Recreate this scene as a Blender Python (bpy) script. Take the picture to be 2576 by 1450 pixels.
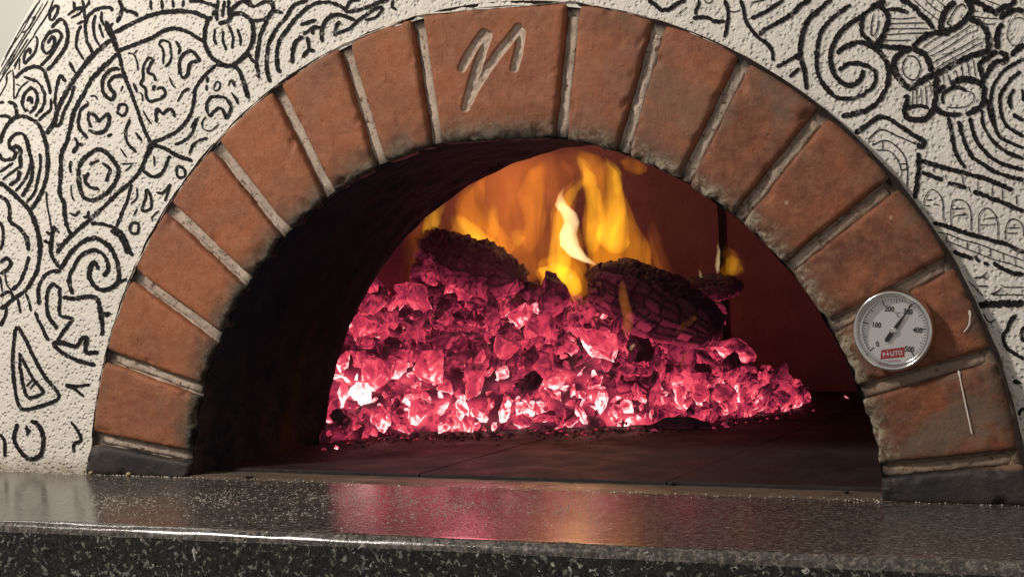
import bpy, bmesh, math, random
import numpy as np
from mathutils import Vector, Matrix, noise
random.seed(7); rng = np.random.default_rng(7)
for o in list(bpy.data.objects): bpy.data.objects.remove(o)
C = bpy.context.scene
COL = C.collection
S = 0.28                      # one modelling unit (half the mouth's width) in metres

# ------------------------------------------------------------ camera
CAM = np.array([2.12962304, -4.54057551, 0.69489622])
YAW, PITCH, ROLL, FOC = -0.43268874, -0.03435474, -0.03015134, 4.83780874
def _rot():
    cy, sy, cp, sp, cr, sr = math.cos(YAW), math.sin(YAW), math.cos(PITCH), math.sin(PITCH), math.cos(ROLL), math.sin(ROLL)
    f = np.array([sy*cp, cy*cp, sp]); r = np.array([cy, -sy, 0.0]); u = np.cross(r, f)
    return cr*r+sr*u, -sr*r+cr*u, f
RR, UU, FF = _rot()
cd = bpy.data.cameras.new('camera'); cam = bpy.data.objects.new('camera', cd); COL.objects.link(cam)
cd.sensor_width = 36; cd.lens = FOC*1000/2575*36; cd.clip_start = 0.01; cd.clip_end = 60
M = Matrix.Identity(4)
for i in range(3):
    M[i][0], M[i][1], M[i][2], M[i][3] = RR[i], UU[i], -FF[i], CAM[i]*S
cam.matrix_world = M; C.camera = cam
cd.dof.use_dof = False

# ------------------------------------------------------------ world, lamps, exposure
w = bpy.data.worlds.new("World"); C.world = w; w.use_nodes = True
bg = w.node_tree.nodes['Background']; bg.inputs[0].default_value = (0.85, 0.80, 0.76, 1); bg.inputs[1].default_value = 0.37
C.view_settings.view_transform = 'Standard'; C.view_settings.look = 'None'
C.view_settings.exposure = 0; C.view_settings.gamma = 1; C.view_settings.use_curve_mapping = False
C.render.engine = 'CYCLES'
try:
    C.cycles.max_bounces = 8; C.cycles.volume_bounces = 0; C.cycles.transparent_max_bounces = 16
    C.cycles.sample_clamp_indirect = 4
except Exception: pass
def area(name, loc, target, size, power, col):
    l = bpy.data.lights.new(name, 'AREA'); l.shape = 'DISK'; l.size = size*S; l.energy = power; l.color = col
    o = bpy.data.objects.new(name, l); COL.objects.link(o); o.location = Vector(loc)*S
    o.rotation_euler = (Vector(target)-Vector(loc)).to_track_quat('-Z', 'Y').to_euler(); return o
def pointl(name, loc, power, col, rad=0.05):
    l = bpy.data.lights.new(name, 'POINT'); l.energy = power; l.color = col; l.shadow_soft_size = rad*S
    o = bpy.data.objects.new(name, l); COL.objects.link(o); o.location = Vector(loc)*S; return o
area('ceiling_lamp', (-3.6, -3.9, 4.6), (0, 0, 0.6), 0.9, 31, (1.0, 0.90, 0.80))
area('wall_fill_light', (-4.5, 1.8, 4.2), (-3.2, 6.0, 1.5), 1.5, 12, (1.0, 0.95, 0.85))  # unseen light added to brighten the room wall
pointl('flame_light', (-0.62, 1.85, 0.78), 0.26, (1.0, 0.46, 0.26), 0.10)
pointl('ember_light', (-0.75, 1.25, 0.62), 0.25, (1.0, 0.20, 0.28), 0.10)

# ------------------------------------------------------------ pixel tracing helpers (photo at 2575 px wide)
def ray(px, py):
    return FF+((px-1287.5)/(FOC*1000))*RR-((py-725)/(FOC*1000))*UU
def atY(px, py, y):
    d = ray(px, py); return CAM+d*((y-CAM[1])/d[1])
def atZ(px, py, z):
    d = ray(px, py); return CAM+d*((z-CAM[2])/d[2])
def project(P):
    d = np.asarray(P)-CAM; z = d@FF
    return 1287.5+FOC*1000*(d@RR)/z, 725-FOC*1000*(d@UU)/z

# ------------------------------------------------------------ node helper
class NT:
    def __init__(s, name):
        s.m = bpy.data.materials.new(name); s.m.use_nodes = True; s.t = s.m.node_tree; s.t.nodes.clear()
        s.out = s.n('ShaderNodeOutputMaterial'); tc = s.n('ShaderNodeTexCoord'); mp = s.n('ShaderNodeMapping')
        mp.inputs['Scale'].default_value = (1/S,)*3; s.l(tc.outputs['Object'], mp.inputs[0]); s.co = mp.outputs[0]
    def n(s, t, **k):
        nd = s.t.nodes.new(t)
        for a, v in k.items(): setattr(nd, a, v)
        return nd
    def l(s, a, b): s.t.links.new(a, b)
    def put(s, sock, v):
        if hasattr(v, 'is_linked') or isinstance(v, bpy.types.NodeSocket): s.l(v, sock)
        elif isinstance(v, (tuple, list)) and len(v) == 3 and sock.type == 'RGBA': sock.default_value = (*v, 1)
        else: sock.default_value = v
    def math(s, op, a, b=0.0, c=None, clamp=False):
        nd = s.n('ShaderNodeMath', operation=op, use_clamp=clamp); s.put(nd.inputs[0], a); s.put(nd.inputs[1], b)
        if c is not None: s.put(nd.inputs[2], c)
        return nd.outputs[0]
    def noise(s, sc, det=4, rough=.55, dist=0, co=None):
        nd = s.n('ShaderNodeTexNoise'); s.l(co or s.co, nd.inputs['Vector'])
        nd.inputs['Scale'].default_value = sc; nd.inputs['Detail'].default_value = det
        nd.inputs['Roughness'].default_value = rough; nd.inputs['Distortion'].default_value = dist
        return nd.outputs[0]
    def vor(s, sc, feat='F1', co=None, rnd=1.0, out=0):
        nd = s.n('ShaderNodeTexVoronoi', feature=feat); s.l(co or s.co, nd.inputs['Vector'])
        nd.inputs['Scale'].default_value = sc; nd.inputs['Randomness'].default_value = rnd
        return nd.outputs[out]
    def scaled(s, sc, rot=(0, 0, 0)):
        mp = s.n('ShaderNodeMapping'); mp.inputs['Scale'].default_value = sc; mp.inputs['Rotation'].default_value = rot
        s.l(s.co, mp.inputs[0]); return mp.outputs[0]
    def ramp(s, v, stops, interp='LINEAR'):
        nd = s.n('ShaderNodeValToRGB'); r = nd.color_ramp; r.interpolation = interp
        while len(r.elements) < len(stops): r.elements.new(0.5)
        for e, (p, c) in zip(r.elements, stops):
            e.position = p; e.color = (*c, 1) if isinstance(c, tuple) else (c, c, c, 1)
        s.l(v, nd.inputs[0]); return nd.outputs[0]
    def sm(s, v, a, b, v0=0.0, v1=1.0):
        nd = s.n('ShaderNodeMapRange', interpolation_type='SMOOTHSTEP'); s.l(v, nd.inputs[0])
        for k, q in zip((1, 2, 3, 4), (a, b, v0, v1)): nd.inputs[k].default_value = q
        return nd.outputs[0]
    def mix(s, f, a, b):
        nd = s.n('ShaderNodeMix', data_type='RGBA'); s.put(nd.inputs[0], f); s.put(nd.inputs[6], a); s.put(nd.inputs[7], b)
        return nd.outputs[2]
    def attr(s, name, typ='GEOMETRY'):
        nd = s.n('ShaderNodeAttribute', attribute_name=name, attribute_type=typ); return nd.outputs['Fac']
    def xyz(s):
        nd = s.n('ShaderNodeSeparateXYZ'); s.l(s.co, nd.inputs[0]); return nd.outputs
    def bump(s, h, strength, dist=.01, prev=None):
        nd = s.n('ShaderNodeBump'); nd.inputs['Strength'].default_value = strength; nd.inputs['Distance'].default_value = dist*S
        s.l(h, nd.inputs['Height'])
        if prev is not None: s.l(prev, nd.inputs['Normal'])
        return nd.outputs[0]
    def pbr(s, col, rough, nrm=None, metal=0.0, spec=.5, coat=0.0, coatr=.1, em=None, ems=0):
        b = s.n('ShaderNodeBsdfPrincipled'); s.put(b.inputs['Base Color'], col); s.put(b.inputs['Roughness'], rough)
        b.inputs['Metallic'].default_value = metal; b.inputs['Specular IOR Level'].default_value = spec
        b.inputs['Coat Weight'].default_value = coat; b.inputs['Coat Roughness'].default_value = coatr
        if nrm is not None: s.l(nrm, b.inputs['Normal'])
        if em is not None: s.put(b.inputs['Emission Color'], em); s.put(b.inputs['Emission Strength'], ems)
        s.l(b.outputs[0], s.out.inputs[0]); return s.m
ZC = -0.0775
MAT = {}
def radius(t):
    x, y, z = t.xyz(); zz = t.math('ADD', z, -ZC)
    return t.math('SQRT', t.math('ADD', t.math('MULTIPLY', x, x), t.math('MULTIPLY', zz, zz))), x, y, z

def make_brick_mat(name, groove=False):
    t = NT(name); r, x, y, z = radius(t)
    tone = t.attr('tone', 'OBJECT')
    n1 = t.noise(3.2, 6, .62); n2 = t.noise(28, 5, .7); n3 = t.noise(9, 5, .6, 1.2)
    base = t.mix(t.ramp(n1, [(.35, 0.0), (.65, 1.0)]), (0.345, 0.115, 0.046), (0.215, 0.076, 0.040))
    red = t.mix(t.ramp(n3, [(.38, 0.0), (.66, 1.0)]), (0.22, 0.062, 0.024), (0.075, 0.031, 0.022))
    c = t.mix(tone, base, red)
    c = t.mix(t.math('MULTIPLY', t.ramp(n2, [(.42, 0.0), (.72, 1.0)]), .45), c, (0.40, 0.185, 0.10))
    c = t.mix(t.math('MULTIPLY', t.ramp(t.noise(70, 3, .7), [(.57, 0.0), (.67, 1.0)]), .45), c, (0.10, 0.045, 0.03))
    sm_ = t.sm(t.noise(2.1, 6, .62, .8), .56, .70)
    c = t.mix(t.math('MULTIPLY', sm_, .55), c, (0.085, 0.050, 0.036))
    c = t.mix(t.math('MULTIPLY', t.ramp(t.noise(1, 5, .75, co=t.scaled((26, 26, 90))), [(.54, 0.0), (.70, 1.0)]), .18), c, (0.46, 0.24, 0.15))
    # grey lime stains, mostly on the right-hand bricks
    st = t.ramp(t.noise(2.7, 7, .68, .6), [(.52, 0.0), (.62, 1.0)])
    c = t.mix(t.math('MULTIPLY', st, t.math('ADD', t.math('MULTIPLY', tone, .62), .10)), c, (0.125, 0.105, 0.080))
    # pale chips and flecks
    ch = t.ramp(t.noise(38, 4, .75, .5), [(.68, 0.0), (.73, 1.0)])
    edge = t.sm(r, .965, 1.14, 1.0, 0.0)
    c = t.mix(t.math('MULTIPLY', ch, t.math('ADD', t.math('MULTIPLY', edge, .9), .12)), c, (0.48, 0.40, 0.30))
    fl = t.ramp(t.vor(9), [(.035, 1.0), (.06, 0.0)])
    c = t.mix(t.math('MULTIPLY', fl, t.math('MULTIPLY', tone, .55)), c, (0.55, 0.42, 0.32))
    # brownish dirt band then soot at the mouth's edge
    rn = t.math('ADD', r, t.math('MULTIPLY', t.math('SUBTRACT', t.noise(11, 6, .7), .5), .16))
    c = t.mix(t.math('MULTIPLY', t.sm(rn, .985, 1.10, 1.0, 0.0), .88), c, (0.075, 0.052, 0.034))
    rs = t.math('ADD', t.math('ADD', r, t.math('MULTIPLY', t.math('SUBTRACT', t.noise(30, 5, .75), .5), .05)), t.math('MULTIPLY', x, .010))
    c = t.mix(t.sm(rs, .985, 1.030, 1.0, 0.0), c, (0.008, 0.008, 0.009))
    crn = t.math('ADD', r, t.math('MULTIPLY', t.math('SUBTRACT', t.noise(17, 6, .7), .5), .13))
    side_ = t.math('ADD', t.math('MULTIPLY', t.sm(x, .05, .6), .72), .22)
    crust = t.math('MULTIPLY', t.sm(crn, 1.015, 1.06, 1.0, 0.0), t.math('MULTIPLY', t.sm(t.noise(34, 5, .75, .6), .42, .58), side_))
    c = t.mix(crust, c, (0.30, 0.265, 0.19))
    # grime at the outer end
    c = t.mix(t.math('MULTIPLY', t.sm(rn, 1.27, 1.36), .30), c, (0.10, 0.075, 0.05))
    if groove:
        g = t.attr('groove'); gc = t.mix(t.ramp(t.noise(60, 3), [(.4, 0.0), (.65, 1.0)]), (0.52, 0.42, 0.33), (0.38, 0.29, 0.22))
        c = t.mix(g, c, gc)
    sc = t.noise(1, 5, .7, 0.3, co=t.scaled((55, 55, 12)))
    b = t.bump(n2, .5, .006); b = t.bump(t.noise(120, 4, .75), .40, .004, b); b = t.bump(t.ramp(sc, [(.30, 0.0), (.42, 1.0)]), .35, .004, b)
    pit = t.ramp(t.vor(22), [(.0, 0.0), (.13, 1.0)]); b = t.bump(pit, .35, .006, b)
    return t.pbr(c, t.ramp(n3, [(.3, .62), (.7, .85)]), b, spec=.35)
MAT['brick'] = make_brick_mat('terracotta_brick')
MAT['keystone'] = make_brick_mat('terracotta_keystone', True)

t = NT('soot_painted_block'); r, x, y, z = radius(t)
c = t.mix(t.ramp(t.noise(7, 6, .7), [(.4, 0.0), (.7, 1.0)]), (0.020, 0.019, 0.020), (0.050, 0.040, 0.036))
c = t.mix(t.math('MULTIPLY', t.ramp(t.noise(13, 4, .7), [(.64, 0.0), (.70, 1.0)]), .5), c, (0.16, 0.08, 0.06))
zz = t.math('ADD', z, t.math('MULTIPLY', t.math('SUBTRACT', t.noise(18, 4), .5), .03))
c = t.mix(t.ramp(zz, [(.078, 0.0), (.10, 1.0)]), c, (0.24, 0.13, 0.075))
MAT['block'] = t.pbr(c, .62, t.bump(t.noise(30, 6, .7), .5, .01), spec=.35)

t = NT('lime_mortar'); r, x, y, z = radius(t)
c = t.mix(t.ramp(t.noise(14, 6, .65), [(.35, 0.0), (.65, 1.0)]), (0.52, 0.43, 0.345), (0.36, 0.29, 0.235))
c = t.mix(t.math('MULTIPLY', t.ramp(x, [(.55, 0.0), (1.0, 1.0)]), .62), c, (0.20, 0.125, 0.08))
c = t.mix(t.ramp(t.noise(60, 3, .7), [(.56, 0.0), (.66, 1.0)]), c, (0.14, 0.09, 0.065))
rn = t.math('ADD', r, t.math('MULTIPLY', t.math('SUBTRACT', t.noise(16, 4), .5), .05))
c = t.mix(t.sm(rn, 1.30, 1.335), c, (0.022, 0.016, 0.014))
rs = t.math('ADD', r, t.math('MULTIPLY', t.math('SUBTRACT', t.noise(30, 5, .75), .5), .06))
c = t.mix(t.sm(rs, .99, 1.04, 1.0, 0.0), c, (0.008, 0.008, 0.009))
MAT['mortar'] = t.pbr(c, .9, t.bump(t.noise(45, 5, .7), .6, .008), spec=.2)

def plaster_bump(t):
    d = t.noise(9, 2)
    co = t.n('ShaderNodeMix', data_type='VECTOR'); 
    v = t.ramp(t.vor(72), [(.05, 0.0), (.42, 1.0)])
    b = t.bump(t.noise(74, 3, .6, .4), .6, .010)
    b = t.bump(v, .7, .008, b)
    return t.bump(t.noise(22, 4, .6), .18, .010, b)
t = NT('white_stippled_plaster'); x, y, z = t.xyz()
c = t.mix(t.ramp(t.noise(5, 5, .6), [(.35, 0.0), (.7, 1.0)]), (0.76, 0.725, 0.66), (0.70, 0.665, 0.60))
c = t.mix(t.math('MULTIPLY', t.ramp(t.vor(72), [(.0, 1.0), (.22, 0.0)]), .22), c, (0.40, 0.37, 0.31))
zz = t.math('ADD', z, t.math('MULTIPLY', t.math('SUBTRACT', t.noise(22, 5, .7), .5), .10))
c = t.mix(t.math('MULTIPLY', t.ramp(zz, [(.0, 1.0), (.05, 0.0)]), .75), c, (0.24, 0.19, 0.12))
MAT['plaster'] = t.pbr(c, .82, plaster_bump(t), spec=.3)
t = NT('black_wall_paint')
c = t.mix(t.ramp(t.vor(72), [(.0, 1.0), (.2, 0.0)]), (0.012, 0.0115, 0.012), (0.028, 0.027, 0.027))
c = t.mix(t.math('MULTIPLY', t.sm(t.noise(46, 4, .7), .60, .68), .75), c, (0.30, 0.28, 0.25))
MAT['paint'] = t.pbr(c, .75, plaster_bump(t), spec=.2)
t = NT('cracked_plaster_seam')
c = t.mix(t.ramp(t.noise(26, 5, .7), [(.46, 0.0), (.60, 1.0)]), (0.68, 0.63, 0.55), (0.30, 0.23, 0.15))
MAT['seam'] = t.pbr(c, .9, t.bump(t.noise(50, 4, .7), .6, .01), spec=.2)
t = NT('white_chalk'); MAT['chalk'] = t.pbr((0.75, 0.70, 0.62), .9, t.bump(t.noise(90, 2), .3, .004))

t = NT('sooty_tunnel_lining'); x, y, z = t.xyz()
c = t.mix(t.ramp(t.noise(6, 6, .7), [(.35, 0.0), (.75, 1.0)]), (0.018, 0.023, 0.034), (0.036, 0.040, 0.050))
zz = t.math('ADD', z, t.math('MULTIPLY', t.math('SUBTRACT', t.noise(5, 6, .7), .5), .5))
brn = t.math('MULTIPLY', t.ramp(zz, [(.10, 1.0), (.42, 0.0)]), t.ramp(t.noise(9, 6, .75), [(.40, 0.0), (.72, 1.0)]))
c = t.mix(t.math('MULTIPLY', brn, .8), c, (0.13, 0.088, 0.066))
bd = t.math('ABSOLUTE', t.math('SUBTRACT', y, .52)); bd = t.math('ADD', bd, t.math('MULTIPLY', z, .18))
c = t.mix(t.math('MULTIPLY', t.ramp(t.math('ADD', bd, t.math('MULTIPLY', t.math('SUBTRACT', t.noise(8, 5, .7), .5), .12)), [(.02, 1.0), (.09, 0.0)]), .8), c, (0.14, 0.06, 0.03))
b = t.bump(t.noise(22, 6, .75), .9, .02); b = t.bump(t.noise(80, 4, .8), .5, .006, b)
MAT['soot'] = t.pbr(c, .85, b, spec=.08)

t = NT('fire_stained_chamber_wall')
c = t.mix(t.ramp(t.noise(4, 6, .65), [(.35, 0.0), (.7, 1.0)]), (0.19, 0.105, 0.120), (0.13, 0.070, 0.080))
c = t.mix(t.math('MULTIPLY', t.ramp(t.noise(26, 4, .7), [(.58, 0.0), (.68, 1.0)]), .4), c, (0.09, 0.045, 0.04))
MAT['chamber'] = t.pbr(c, .85, t.bump(t.noise(40, 5, .7), .5, .01), spec=.2)
t = NT('dark_gap'); MAT['gap'] = t.pbr((0.006, 0.004, 0.004), .9)

t = NT('ashy_hearth_brick')
c = t.mix(t.ramp(t.noise(5, 7, .7, co=t.scaled((1, .5, 1))), [(.35, 0.0), (.7, 1.0)]), (0.018, 0.012, 0.013), (0.009, 0.006, 0.007))
c = t.mix(t.math('MULTIPLY', t.ramp(t.noise(55, 4, .7), [(.60, 0.0), (.70, 1.0)]), .6), c, (0.015, 0.011, 0.010))
c = t.mix(t.math('MULTIPLY', t.ramp(t.vor(30), [(.02, 1.0), (.05, 0.0)]), .5), c, (0.30, 0.24, 0.18))
MAT['hearth'] = t.pbr(c, t.ramp(t.noise(7, 4), [(.35, .5), (.7, .8)]), t.bump(t.noise(32, 6, .72), .5, .012), spec=.4)
t = NT('worn_stone_threshold')
c = t.mix(t.ramp(t.noise(6, 7, .7, co=t.scaled((1, 3, 1))), [(.35, 0.0), (.7, 1.0)]), (0.17, 0.13, 0.095), (0.075, 0.052, 0.040))
c = t.mix(t.math('MULTIPLY', t.ramp(t.noise(50, 4, .7), [(.58, 0.0), (.68, 1.0)]), .6), c, (0.33, 0.27, 0.19))
MAT['threshold'] = t.pbr(c, t.ramp(t.noise(5, 4), [(.35, .22), (.7, .5)]), t.bump(t.noise(40, 5, .7), .3, .006), spec=.5)

def granite(name, top):
    t = NT(name)
    f1 = t.noise(66, 4, .62, .7); f2 = t.noise(90, 3, .6, .8)
    fleck = t.ramp(f1, [(.57, 0.0), (.62, 1.0)])
    c = t.mix(t.ramp(f2, [(.40, 0.0), (.66, 1.0)]), (0.008, 0.009, 0.009), (0.032, 0.032, 0.029))
    c = t.mix(t.math('MULTIPLY', fleck, t.ramp(f2, [(.3, .25), (.6, 1.0)])), c, (0.20, 0.195, 0.165))
    c = t.mix(t.ramp(t.noise(48, 3, .6, .8), [(.66, 0.0), (.70, 1.0)]), c, (0.42, 0.41, 0.35))
    if top:
        c = t.mix(t.math('MULTIPLY', t.ramp(t.noise(44, 5, .7, .6), [(.50, 0.0), (.62, 1.0)]), .38), c, (0.24, 0.22, 0.20))
        c = t.mix(t.math('MULTIPLY', t.ramp(t.noise(90, 3, .7), [(.5, 0.0), (.66, 1.0)]), .7), c, (0.22, 0.185, 0.155))
        # dusty film of ash and flour
        c = t.mix(t.ramp(t.noise(2.5, 5, .6), [(.3, .10), (.75, .34)]), c, (0.13, 0.11, 0.098))
        b = t.bump(t.noise(36, 3, .6), .05, .006); b = t.bump(t.noise(150, 2, .7), .12, .0022, b)
        b = t.bump(t.vor(120, out=1), .10, .002, b)
        return t.pbr(c, t.ramp(t.noise(5, 5, .6), [(.3, .13), (.75, .24)]), b, spec=.5)
    return t.pbr(c, .30, t.bump(t.noise(60, 3), .1, .003), spec=.22)
MAT['granite'] = granite('speckled_granite_front', False)
MAT['granite_top'] = granite('honed_granite_top', True)
t = NT('painted_room_wall'); MAT['wall'] = t.pbr((0.80, 0.78, 0.72), .8, t.bump(t.noise(20, 3), .1, .004))
t = NT('crumb'); MAT['crumb'] = t.pbr((0.45, 0.34, 0.16), .9)
t = NT('burnt_crumb'); MAT['burnt'] = t.pbr((0.015, 0.012, 0.010), .9)

def heatramp(t, h):
    return t.ramp(h, [(0.0, (0.0028, 0.0008, 0.0018)), (.18, (0.016, 0.0026, 0.0060)), (.34, (0.085, 0.0075, 0.020)), (.50, (0.30, 0.024, 0.056)),
                      (.66, (0.68, 0.047, 0.095)), (.84, (1.0, 0.115, 0.155)), (1.0, (1.9, 1.1, 1.05))])
def coal_mat(name, crack=None):
    t = NT(name); h = t.attr('glow_level')
    n = t.math('SUBTRACT', t.noise(16, 5, .65, .6), .5); n2 = t.math('SUBTRACT', t.noise(70, 4, .75), .5)
    h = t.math('ADD', h, t.math('MULTIPLY', n, .27)); h = t.math('ADD', h, t.math('MULTIPLY', n2, .16))
    bh = t.noise(60, 5, .7)
    if crack:
        d = t.noise(6, 3); cv = t.n('ShaderNodeVectorMath', operation='ADD'); sc = t.n('ShaderNodeVectorMath', operation='SCALE')
        t.l(t.noise(7, 3), sc.inputs[0]); sc.inputs['Scale'].default_value = .25
        t.l(t.scaled(crack, (0, .62, .3)), cv.inputs[0]); t.l(sc.outputs[0], cv.inputs[1])
        e = t.vor(1, 'DISTANCE_TO_EDGE', co=cv.outputs[0], rnd=.42); dk = t.ramp(t.math('ADD', e, t.math('MULTIPLY', t.math('SUBTRACT', t.noise(20, 4, .7), .5), .12)), [(.005, 0.0), (.07, 1.0)])
        h = t.math('MULTIPLY', h, t.ramp(t.noise(7, 5, .7), [(.38, .35), (.60, 1.15)]))
        h = t.math('MULTIPLY', h, t.math('ADD', t.math('MULTIPLY', dk, .8), .2)); bump = t.bump(dk, 1.0, .03)
        bump = t.bump(bh, .6, .006, bump)
    else:
        sp = t.ramp(t.noise(26, 5, .75, .5), [(.56, 0.0), (.66, 1.0)]); h = t.math('SUBTRACT', h, t.math('MULTIPLY', sp, .30))
        bump = t.bump(bh, .7, .006)
    em = heatramp(t, h)
    return t.pbr(t.mix(t.noise(8), (0.022, 0.017, 0.018), (0.075, 0.055, 0.058)), .75, bump, spec=.3, em=em, ems=1.0)
MAT['coal'] = coal_mat('glowing_charcoal'); MAT['log'] = coal_mat('charred_log', (13, 13, 15)); MAT['bark'] = coal_mat('charred_bark', (30, 15, 34))

def flame_mat(name, col, dens, wisp=1.0):
    t = NT(name); e = t.n('ShaderNodeEmission'); e.inputs[0].default_value = (*col, 1)
    n = t.noise(1, 4, .6, 1.3, co=t.scaled((9, 9, 2.8)))
    k = t.ramp(n, [(.40, 1-wisp), (.60, 1.0)])
    t.put(e.inputs[1], t.math('MULTIPLY', k, dens/S)); t.l(e.outputs[0], t.out.inputs['Volume'])
    return t.m
MAT['flame_haze'] = flame_mat('flame_haze', (1.0, 0.24, 0.03), 1.9, .85)
MAT['flame_outer'] = flame_mat('flame_outer', (1.0, 0.31, 0.008), 6.2, .88)
MAT['flame_inner'] = flame_mat('flame_inner', (1.0, 0.47, 0.02), 13.0, .75)
MAT['flame_core'] = flame_mat('flame_core', (1.0, 0.70, 0.34), 34.0, .5)

t = NT('chrome'); MAT['chrome'] = t.pbr((0.78, 0.77, 0.74), .16, t.bump(t.noise(14, 3), .12, .01), metal=1.0)
t = NT('dial_white'); MAT['dial'] = t.pbr((0.86, 0.84, 0.83), .5)
t = NT('dial_black'); MAT['ink'] = t.pbr((0.03, 0.03, 0.03), .5)
t = NT('label_red'); MAT['red'] = t.pbr((0.50, 0.055, 0.06), .5)
t = NT('label_pink'); MAT['redink'] = t.pbr((0.34, 0.16, 0.15), .5)
t = NT('gauge_glass'); tr = t.n('ShaderNodeBsdfTransparent'); gl = t.n('ShaderNodeBsdfGlossy'); gl.inputs['Roughness'].default_value = .03
fr = t.n('ShaderNodeFresnel'); fr.inputs[0].default_value = 1.18; mx = t.n('ShaderNodeMixShader'); t.l(fr.outputs[0], mx.inputs[0]); t.l(tr.outputs[0], mx.inputs[1]); t.l(gl.outputs[0], mx.inputs[2]); t.l(mx.outputs[0], t.out.inputs[0]); MAT['glass'] = t.m

# ------------------------------------------------------------ object helpers
def link(name, me, mat, parent=None, loc=None):
    o = bpy.data.objects.new(name, me); COL.objects.link(o)
    if mat is not None:
        for mm in (mat if isinstance(mat, list) else [mat]): me.materials.append(mm)
    if loc is not None: o.location = loc
    if parent is not None: o.parent = parent
    return o
def mesh(name, V, F, mat, parent=None, smooth=True, attrs=None, loc=None):
    me = bpy.data.meshes.new(name); me.from_pydata([tuple(map(float, v)) for v in V], [], [tuple(int(i) for i in f) for f in F]); me.update()
    bm = bmesh.new(); bm.from_mesh(me); bmesh.ops.recalc_face_normals(bm, faces=bm.faces); bm.to_mesh(me); bm.free()
    if smooth: me.polygons.foreach_set('use_smooth', [True]*len(me.polygons))
    for k, a in (attrs or {}).items():
        at = me.attributes.new(k, 'FLOAT', 'POINT'); at.data.foreach_set('value', np.asarray(a, dtype=np.float32))
    return link(name, me, mat, parent, loc)
def empty(name, label, cat, loc=(0, 0, 0), group=None):
    o = bpy.data.objects.new(name, None); COL.objects.link(o); o.location = loc; o.empty_display_size = .05
    o['label'] = label; o['category'] = cat
    if group: o['group'] = group
    return o
def tag(o, label, cat, group=None, kind=None):
    o['label'] = label; o['category'] = cat
    if group: o['group'] = group
    if kind: o['kind'] = kind
    return o
def grid_faces(nu, nv, off=0, wrap=False):
    F = []
    for i in range(nu-1):
        for j in range(nv if wrap else nv-1):
            j2 = (j+1) % nv
            F.append((off+i*nv+j, off+i*nv+j2, off+(i+1)*nv+j2, off+(i+1)*nv+j))
    return F
def nz(p, s=1.0, seed=0.0): return noise.noise(Vector((p[0]*s+seed, p[1]*s-seed*1.7, p[2]*s+seed*.6)))
def box(bm, x0, x1, y0, y1, z0, z1, bev=0):
    r = bmesh.ops.create_cube(bm, size=1); vs = r['verts']
    for v in vs: v.co = Vector((x0+(v.co.x+.5)*(x1-x0), y0+(v.co.y+.5)*(y1-y0), z0+(v.co.z+.5)*(z1-z0)))
    if bev:
        es = list({e for v in vs for e in v.link_edges}); bmesh.ops.bevel(bm, geom=es, offset=bev, segments=3, affect='EDGES', profile=.5)
def bmobj(name, bm, mat, parent=None, smooth=False):
    me = bpy.data.meshes.new(name); bm.to_mesh(me); bm.free()
    if smooth: me.polygons.foreach_set('use_smooth', [True]*len(me.polygons))
    return link(name, me, mat, parent)

# ------------------------------------------------------------ setting: room wall behind the oven
bm = bmesh.new(); box(bm, -9, 9, 6.0, 6.2, -3, 7)
o = bmobj('room_wall', bm, MAT['wall']); o['kind'] = 'structure'; o['label'] = 'pale cream room wall seen past the upper left side of the oven dome'; o['category'] = 'wall'

# ------------------------------------------------------------ granite counter
counter = empty('granite_counter', 'dark speckled granite counter with a worn bright front edge, under the oven mouth', 'counter', (0, -.74, -.4))
counter.location = (0, 0, 0)
FY0, FY1 = -0.800, -0.742       # front edge at the far left and at the right
def fy(x): return FY0+(FY1-FY0)*(x+1.0)/2.5
xs = np.linspace(-3.4, 3.4, 120)
prof = [(2.9, 0.0), (1.2, 0.0), (.3, 0.0), (-.3, 0)]
V = []; NP = 0
for x in xs:
    y0 = fy(x); R_ = .026+.003*nz((x, 0, 0), 9)
    ring = [(x, 2.9, 0), (x, .5, 0), (x, -.3, 0), (x, y0+R_+.012, 0)]
    V += ring; NP = len(ring)
mesh('counter_top', V, grid_faces(len(xs), NP), MAT['granite_top'], counter)
V = []
for x in xs:
    y0 = fy(x); R_ = .026; ring = []
    ring.append((x, y0+R_+.012, 0))
    for a in np.linspace(0, math.pi/2, 7):
        j = .0022*nz((x, a*.3, 3), 22)+.002*nz((x, a*.2, 9), 60)
        ring.append((x, y0+R_-(R_+j)*math.sin(a), -R_+(R_+j)*math.cos(a)))
    V += ring; NP = len(ring)
mesh('rounded_edge', V, grid_faces(len(xs), NP), MAT['granite_top'], counter)
V = []
for x in xs:
    y0 = fy(x); V += [(x, y0, -.026), (x, y0, -.3), (x, y0, -.75), (x, 2.9, -.75)]
mesh('front_slab', V, grid_faces(len(xs), 4), MAT['granite'], counter)

# ------------------------------------------------------------ oven
oven = empty('pizza_oven', 'white plastered wood-fired pizza oven with a terracotta brick arch and black line drawings', 'oven')
OJ = [(215,1100),(262,895),(335,695),(425,525),(540,368),(693,225),(862,118),(1045,40),(1440,5),(1655,55),(1868,150),(2065,285),(2245,460),(2390,655),(2500,890),(2570,1150)]
IJ = [(480,1150),(497,980),(548,850),(620,712),(715,590),(825,492),(955,418),(1095,368),(1405,350),(1560,390),(1712,465),(1850,550),(1985,665),(2090,820),(2165,985),(2205,1185)]
def pol(pts):
    out = []
    for q in pts:
        P = atY(q[0], q[1], 0); out.append((math.hypot(P[0], P[2]-ZC), math.atan2(P[2]-ZC, P[0])))
    return out
OP, IP = pol(OJ), pol(IJ)
OP = [(1.342, a) if k == 0 else (r*.35+1.338*.65, a) for k, (r, a) in enumerate(OP)]
IP = [(r*.35+1.0*.65, a) for r, a in IP]
def xz(r, a): return np.array([r*math.cos(a), r*math.sin(a)+ZC])
GW = .0185; GWR = .0175                     # half a joint
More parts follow.
